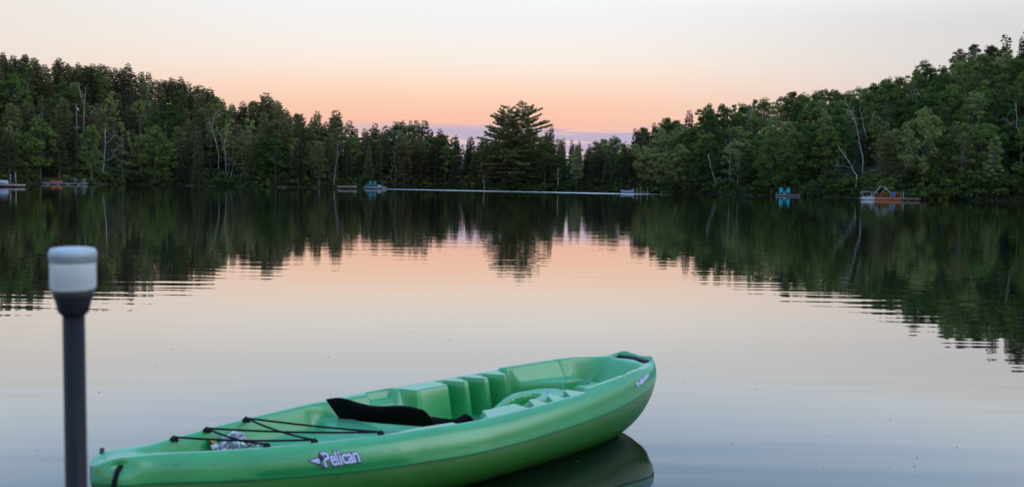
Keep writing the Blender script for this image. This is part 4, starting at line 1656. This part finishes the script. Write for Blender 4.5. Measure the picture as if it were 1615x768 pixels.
def rock(label, x_px, y_px, sx, sy, sz, mat, grp=None, zb=None):
    w = at(x_px, y_px)
    lr_ = np.random.default_rng(int(x_px * 7))
    mb = MB()
    P = []
    nlat, nlon = 8, 14
    for i in range(nlat + 1):
        for j in range(nlon):
            la, lo_ = -PI / 2 + PI * i / nlat, 2 * PI * j / nlon
            k = 1 + .16 * math.sin(3 * lo_ + la * 2 + x_px) + .12 * math.sin(5 * lo_ - 3 * la) + .05 * lr_.standard_normal()
            P.append((sx * k * math.cos(la) * math.cos(lo_), sy * k * math.cos(la) * math.sin(lo_), sz * k * (math.sin(la) * .8 + .3)))
    F = [(i * nlon + j, i * nlon + (j + 1) % nlon, (i + 1) * nlon + (j + 1) % nlon, (i + 1) * nlon + j) for i in range(nlat) for j in range(nlon)]
    mb.add(P, F)
    o = mb.build('rock', mat, None)
    o.location = (w[0], w[1], 0 if zb is None else zb)
    return tag(o, label, 'rock', grp)


rock('pale white rock on the bank right of the swim raft', 619, 296.4, .55, .5, .75, M['white_paint'], None, .5)
for i, (x_, lab) in enumerate([(955, 'low grey rock at the waterline left of the white boat'), (1182, 'low brown rock at the waterline right of the tall bare tree'), (1205, 'flat dark rock at the waterline left of the bright chairs dock'),
                               (845, 'dark rock below the huge pine at the water'), (300, 'brown rock at the waterline below the left hill'), (445, 'rusty brown rock at the water left of the leaning trunk')]):
    rock(lab, x_, float(ip(SHORE_PX, x_)) + .1, .7 + .2 * (i % 3), .5, .24, M['rock'], 'rocks along the waterline')

# white boat at the small pier
p = at(989, 305.0)
small_boat('motor_boat', 'small white and blue boat moored by thin posts right of centre', (p[0], p[1], -.08), .05, 2.6, 1.2, .62, M['blue_white'], M['white_paint'], 'boat')
a4, th4, L4 = frame_at(997, 305.0, 1022, 305.4)
dock('pier', 'low dark pier right of the small white boat', 997, 305.0, 1022, 305.4, 1.2, .32, M['dock_brown'], .12)
for u, h_, lab in ((.3, .95, 'grey pier post nearest the small white boat'), (L4 * .30, 1.15, 'second thin pier post from the white boat'), (L4 * .55, 1.35, 'tallest thin pier post by the white boat'), (L4 * .97, 1.05, 'rightmost thin pier post by the white boat')):
    mb = MB()
    mb.tube([(0, 0, -.8), (0, 0, h_ * .5), (0, 0, h_), (0, 0, h_ + .03)], [.055, .055, .055, .03], 8)
    o = mb.build('pier_post', M['grey_post'], None, True)
    o.location = on_dock(u, -.07, 0, a4, th4)
    tag(o, lab, 'post', 'pier posts by the white boat')

# dock with bright turquoise chairs
dock('dock', 'low dock with two bright turquoise chairs on the right shore', 1223, 309.4, 1262, 310.1, 2.2, .30, M['dock_wood'], .12)
a5, th5, L5 = frame_at(1223, 309.4, 1262, 310.1)
od5 = lambda u, v, z: on_dock(u, v, z, a5, th5)
chair('bright turquoise garden chair, left one on the right shore dock', *od5(L5 * .24, .9, .30), th5 + .35, M['teal'], 'bright turquoise chairs on the right shore dock', 1.15)
chair('bright turquoise garden chair, right one on the right shore dock', *od5(L5 * .49, .9, .30), th5 - .35, M['teal'], 'bright turquoise chairs on the right shore dock', 1.1)
o = rock('white round float lying on the dock between bright turquoise chairs', 1236, 309.4, .22, .2, .2, M['white_paint'], None, .36)
o.location = od5(L5 * .37, .5, .36)
o['category'] = 'float'
o.name = 'round_float'
mb = MB()
mb.tube([(0, 0, -.6), (0, 0, .5), (0, 0, .78), (0, 0, .8)], [.04, .04, .04, .02], 8)
o = mb.build('mooring_post', M['white_paint'], None, True)
o.location = od5(.15, -.05, 0)
tag(o, 'short white post at the left corner of the bright chairs dock', 'post')
dock('pier', 'thin brown walkway behind the bright turquoise chairs dock', 1262, 309.9, 1272, 310.1, 1.2, .26, M['dock_brown'], .10)

# orange railed party barge
a6, th6, L6 = frame_at(1377, 315.6, 1423, 316.8)
od6 = lambda u, v, z: on_dock(u, v, z, a6, th6)
bg_ = thing('raft_barge', 'orange railed wooden raft with an arched metal frame on the right shore', 'raft', (a6[0], a6[1], 0), th6)
WB = 2.4
mb = MB()
n = 14
for i in range(n):
    mb.box(((i + .5) * L6 / n, WB / 2, .36), (L6 / n - .02, WB, .06))
mb.build('deck_boards', M['orange_wood'], bg_)
mb = MB()
mb.box((L6 / 2, .04, .19), (L6, .08, .26)); mb.box((L6 / 2, WB - .04, .19), (L6, .08, .26))
mb.box((.04, WB / 2, .188), (.08, WB - .17, .26)); mb.box((L6 - .04, WB / 2, .188), (.08, WB - .17, .26))
mb.build('skirt', M['rust_wood'], bg_)


def railing(u0, u1, v):
    mb = MB()
    mb.box(((u0 + u1) / 2, v, .98), (u1 - u0, .06, .06))
    mb.box(((u0 + u1) / 2, v, .72), (u1 - u0 - .16, .04, .05))
    for u in np.arange(u0 + .04, u1 + .01, max(.5, (u1 - u0 - .08) / max(1, round((u1 - u0) / 1.3)))):
        mb.box((u, v, .66), (.06, .06, .54))
    mb.build('railing', M['orange_wood'], bg_)


railing(L6 * .26, L6 * .60, .05)
railing(L6 * .74, L6 * .97, .05)
railing(L6 * .05, L6 * .20, WB - .05)
mb = MB()
for vv_ in (.5, WB - .5):
    mb.tube([(L6 * .03, vv_, .36), (L6 * .06, vv_, .95), (L6 * .24, vv_, 1.75), (L6 * .36, vv_, 1.78), (L6 * .46, vv_, 1.5), (L6 * .62, vv_, .95)], .032, 8)
for f_ in (.24, .36):
    mb.tube([(L6 * f_, .5, 1.76), (L6 * f_, WB - .5, 1.76)], .045, 8)
mb.tube([(L6 * .28, .5, .95), (L6 * .44, .5, 1.62)], .04, 8)
mb.build('arched_frame', M['steel'], bg_, True)
mb = MB()
mb.lathe([(.27, .39), (.30, .41), (.30, .68), (.28, .70), (.30, .72), (.30, 1.0), (.28, 1.06), (.1, 1.07)], (0, 0, 0), 24)
brl = mb.build('barrel', M['blue'], None, True)
brl.location = od6(L6 * .68, .5, 0)
tag(brl, 'blue plastic barrel standing on the orange railed raft', 'barrel')
mb = MB()
mb.tube([(0, 0, -.8), (0, 0, .6), (0, 0, 1.15), (0, 0, 1.2)], [.04, .04, .04, .02], 8)
o = mb.build('mooring_post', M['steel'], None, True)
o.location = od6(L6 + .12, .1, 0)
tag(o, 'grey metal post at the right end of the orange raft', 'post')
dock('pier', 'dark brown pier running right from the orange railed raft', 1424.5, 316.6, 1452, 317.0, 1.2, .34, M['dock_brown'], .10)
# pedal boat
p = at(1369, 315.4)
pb_ = thing('pedal_boat', 'white pedal boat with a canopy beside the orange railed raft', 'boat', (p[0], p[1], 0), th6 + .1)
for sy in (-.5, .5):
    mb = MB()
    sN = np.linspace(0, 1, 9)
    mb.tube([((k - .5) * 1.9, sy, .12 + .12 * (2 * k - 1) ** 4) for k in sN], .2 * np.sqrt(np.clip(1 - (2 * sN - 1) ** 4, .05, 1)), 10)
    mb.build('pontoon', M['white_paint'], pb_, True)
mb = MB(); mb.box((0, 0, .36), (1.5, 1.1, .12), 0, .04); mb.build('body', M['white_paint'], pb_)
for sy in (-.28, .28):
    mb = MB(); mb.box((.15, sy, .48), (.45, .42, .12), 0, .03); mb.box((.42, sy, .72), (.10, .42, .5), 0, .03); mb.build('seat', M['blue_white'], pb_)
mb = MB()
for sx, sy in ((-.75, -.5), (-.75, .5), (.7, -.5), (.7, .5)):
    mb.tube([(sx * .9, sy, .36), (sx, sy, .98)], .025, 6)
mb.build('canopy_frame', M['steel'], pb_)
mb = MB()
mb.add([(-1.0, -.6, .98), (0, -.6, 1.10), (1.05, -.6, .92), (-1.0, .6, .98), (0, .6, 1.10), (1.05, .6, .92), (-1.0, -.6, 1.02), (0, -.6, 1.14), (1.05, -.6, .96), (-1.0, .6, 1.02), (0, .6, 1.14), (1.05, .6, .96)],
       [(0, 3, 4, 1), (1, 4, 5, 2), (6, 7, 10, 9), (7, 8, 11, 10), (0, 1, 7, 6), (1, 2, 8, 7), (3, 9, 10, 4), (4, 10, 11, 5), (0, 6, 9, 3), (2, 5, 11, 8)])
mb.build('canopy', M['white_paint'], pb_)

# utility pole on the left hillside
x, y, r, az = polar(122, .34 * float(ip(HILL_W, 122)))
gz = float(ground_z(np.array([x]), np.array([y]))[0])
up_ = thing('utility_pole', 'wooden utility pole with white transformer half-hidden on the left hillside', 'pole', (x, y, gz))
zt = float(at_far(122, 164, r)[2] - gz)
mb = MB(); mb.tube([(0, 0, -.5), (0, 0, zt * .5), (0, 0, zt)], [.17, .15, .12], 10); mb.build('pole', M['bark_pale'], up_, True)
zt2 = float(at_far(122, 176, r)[2] - gz)
mb = MB(); mb.lathe([(.18, 0), (.24, .03), (.24, .8), (.2, .86), (.05, .9)], (.42, -.1, zt2), 20); mb.build('transformer', M['white_paint'], up_, True)

# flecks drifting on the calm water
fr_ = np.random.default_rng(11)
mb = MB()
for i in range(95):
    px_, py_ = fr_.uniform(20, 1600), fr_.uniform(430, 765)
    w = at(px_, py_)
    sz = fr_.uniform(.002, .0065)
    a0 = fr_.uniform(0, PI)
    d_ = np.array([math.cos(a0), math.sin(a0), 0])
    n_ = np.array([-d_[1], d_[0], 0])
    c_ = np.array([w[0], w[1], .002])
    mb.add([c_ - d_ * sz, c_ + n_ * sz * .5, c_ + d_ * sz, c_ - n_ * sz * .5, c_ + [0, 0, sz * .5]], [(0, 1, 4), (1, 2, 4), (2, 3, 4), (3, 0, 4), (3, 2, 1, 0)])
tag(mb.build('floating_specks', M['fleck']), 'tiny dark specks drifting on the calm water', 'specks', kind='stuff')

# ------------------------------------------------------------------ labels for the trees and shrubs
MARKS = [(12, 'the left edge dock'), (100, 'the long walkway dock'), (165, 'the broken white birch'), (240, 'the dead conifer row'), (357, 'the tall thin birch'), (438, 'the twiggy dead pair'),
         (528, 'the leaning trunk'), (588, 'the swim raft'), (688, 'the middle inlet'), (764, 'the white stump'), (812, 'the huge twin pine'), (880, 'the white broken trunk'), (990, 'the small white boat'),
         (1120, 'the leaning birch'), (1151, 'the grey bare tree'), (1240, 'the bright turquoise chairs'), (1335, 'the toppling white trunk'), (1400, 'the orange raft'), (1440, 'the brown pier'), (1560, 'the right edge')]
KIND_W = {'white_pine': 'pine', 'spruce': 'spruce', 'broadleaf_tree': 'leafy tree', 'slender_birch': 'slim birch', 'shore_shrub': 'shrub'}
TONE_W = {'dark': 'dark', 'mid': 'green', 'pale': 'pale'}
GROUP_W = {'white_pine': 'pines on the far shore hills', 'spruce': 'spruces on the far shore hills', 'broadleaf_tree': 'leafy trees on the far shore hills', 'slender_birch': 'slim birches on the far shore hills',
           'shore_shrub': 'shrubs along the far waterline'}
ROW_W = {'ridge': 'on the skyline', 'slope': 'on the slope', 'shore': 'at the bank'}
ORD = ['', 'second ', 'third ', 'fourth ', 'fifth ', 'sixth ', 'seventh ', 'eighth ', 'ninth ', 'tenth ', 'eleventh ', 'twelfth ', 'thirteenth ', 'fourteenth ', 'fifteenth ']
byk = {}
for d in TREES:
    mk_ = min(MARKS, key=lambda q: abs(q[0] - d['px']))
    side = 'right' if d['px'] >= mk_[0] else 'left'
    size = ('tall ' if d['h'] > 13.5 else ('small ' if d['h'] < 8.5 else '')) if d['kind'] != 'shore_shrub' else ('low ' if d['h'] < 2.2 else 'bushy ')
    byk.setdefault((size + TONE_W[d['tone']] + ' ' + KIND_W[d['kind']], d['row'], side, mk_), []).append(d)
for (what, row, side, mk_), lst in byk.items():
    lst.sort(key=lambda d: (abs(d['px'] - mk_[0]), d['top']))
    for i, d in enumerate(lst):
        n_ = ORD[min(i, 14)]
        lab = f"{n_}{what} {ROW_W[row]}, {side} of {mk_[1]}" if i else f"{what} {ROW_W[row]}, nearest {side} of {mk_[1]}"
        tag(d['o'], lab, 'shrub' if d['kind'] == 'shore_shrub' else 'tree', GROUP_W[d['kind']])
print('trees', len(TREES), {k: sum(1 for d in TREES if d['kind'] == k) for k in KIND_W})
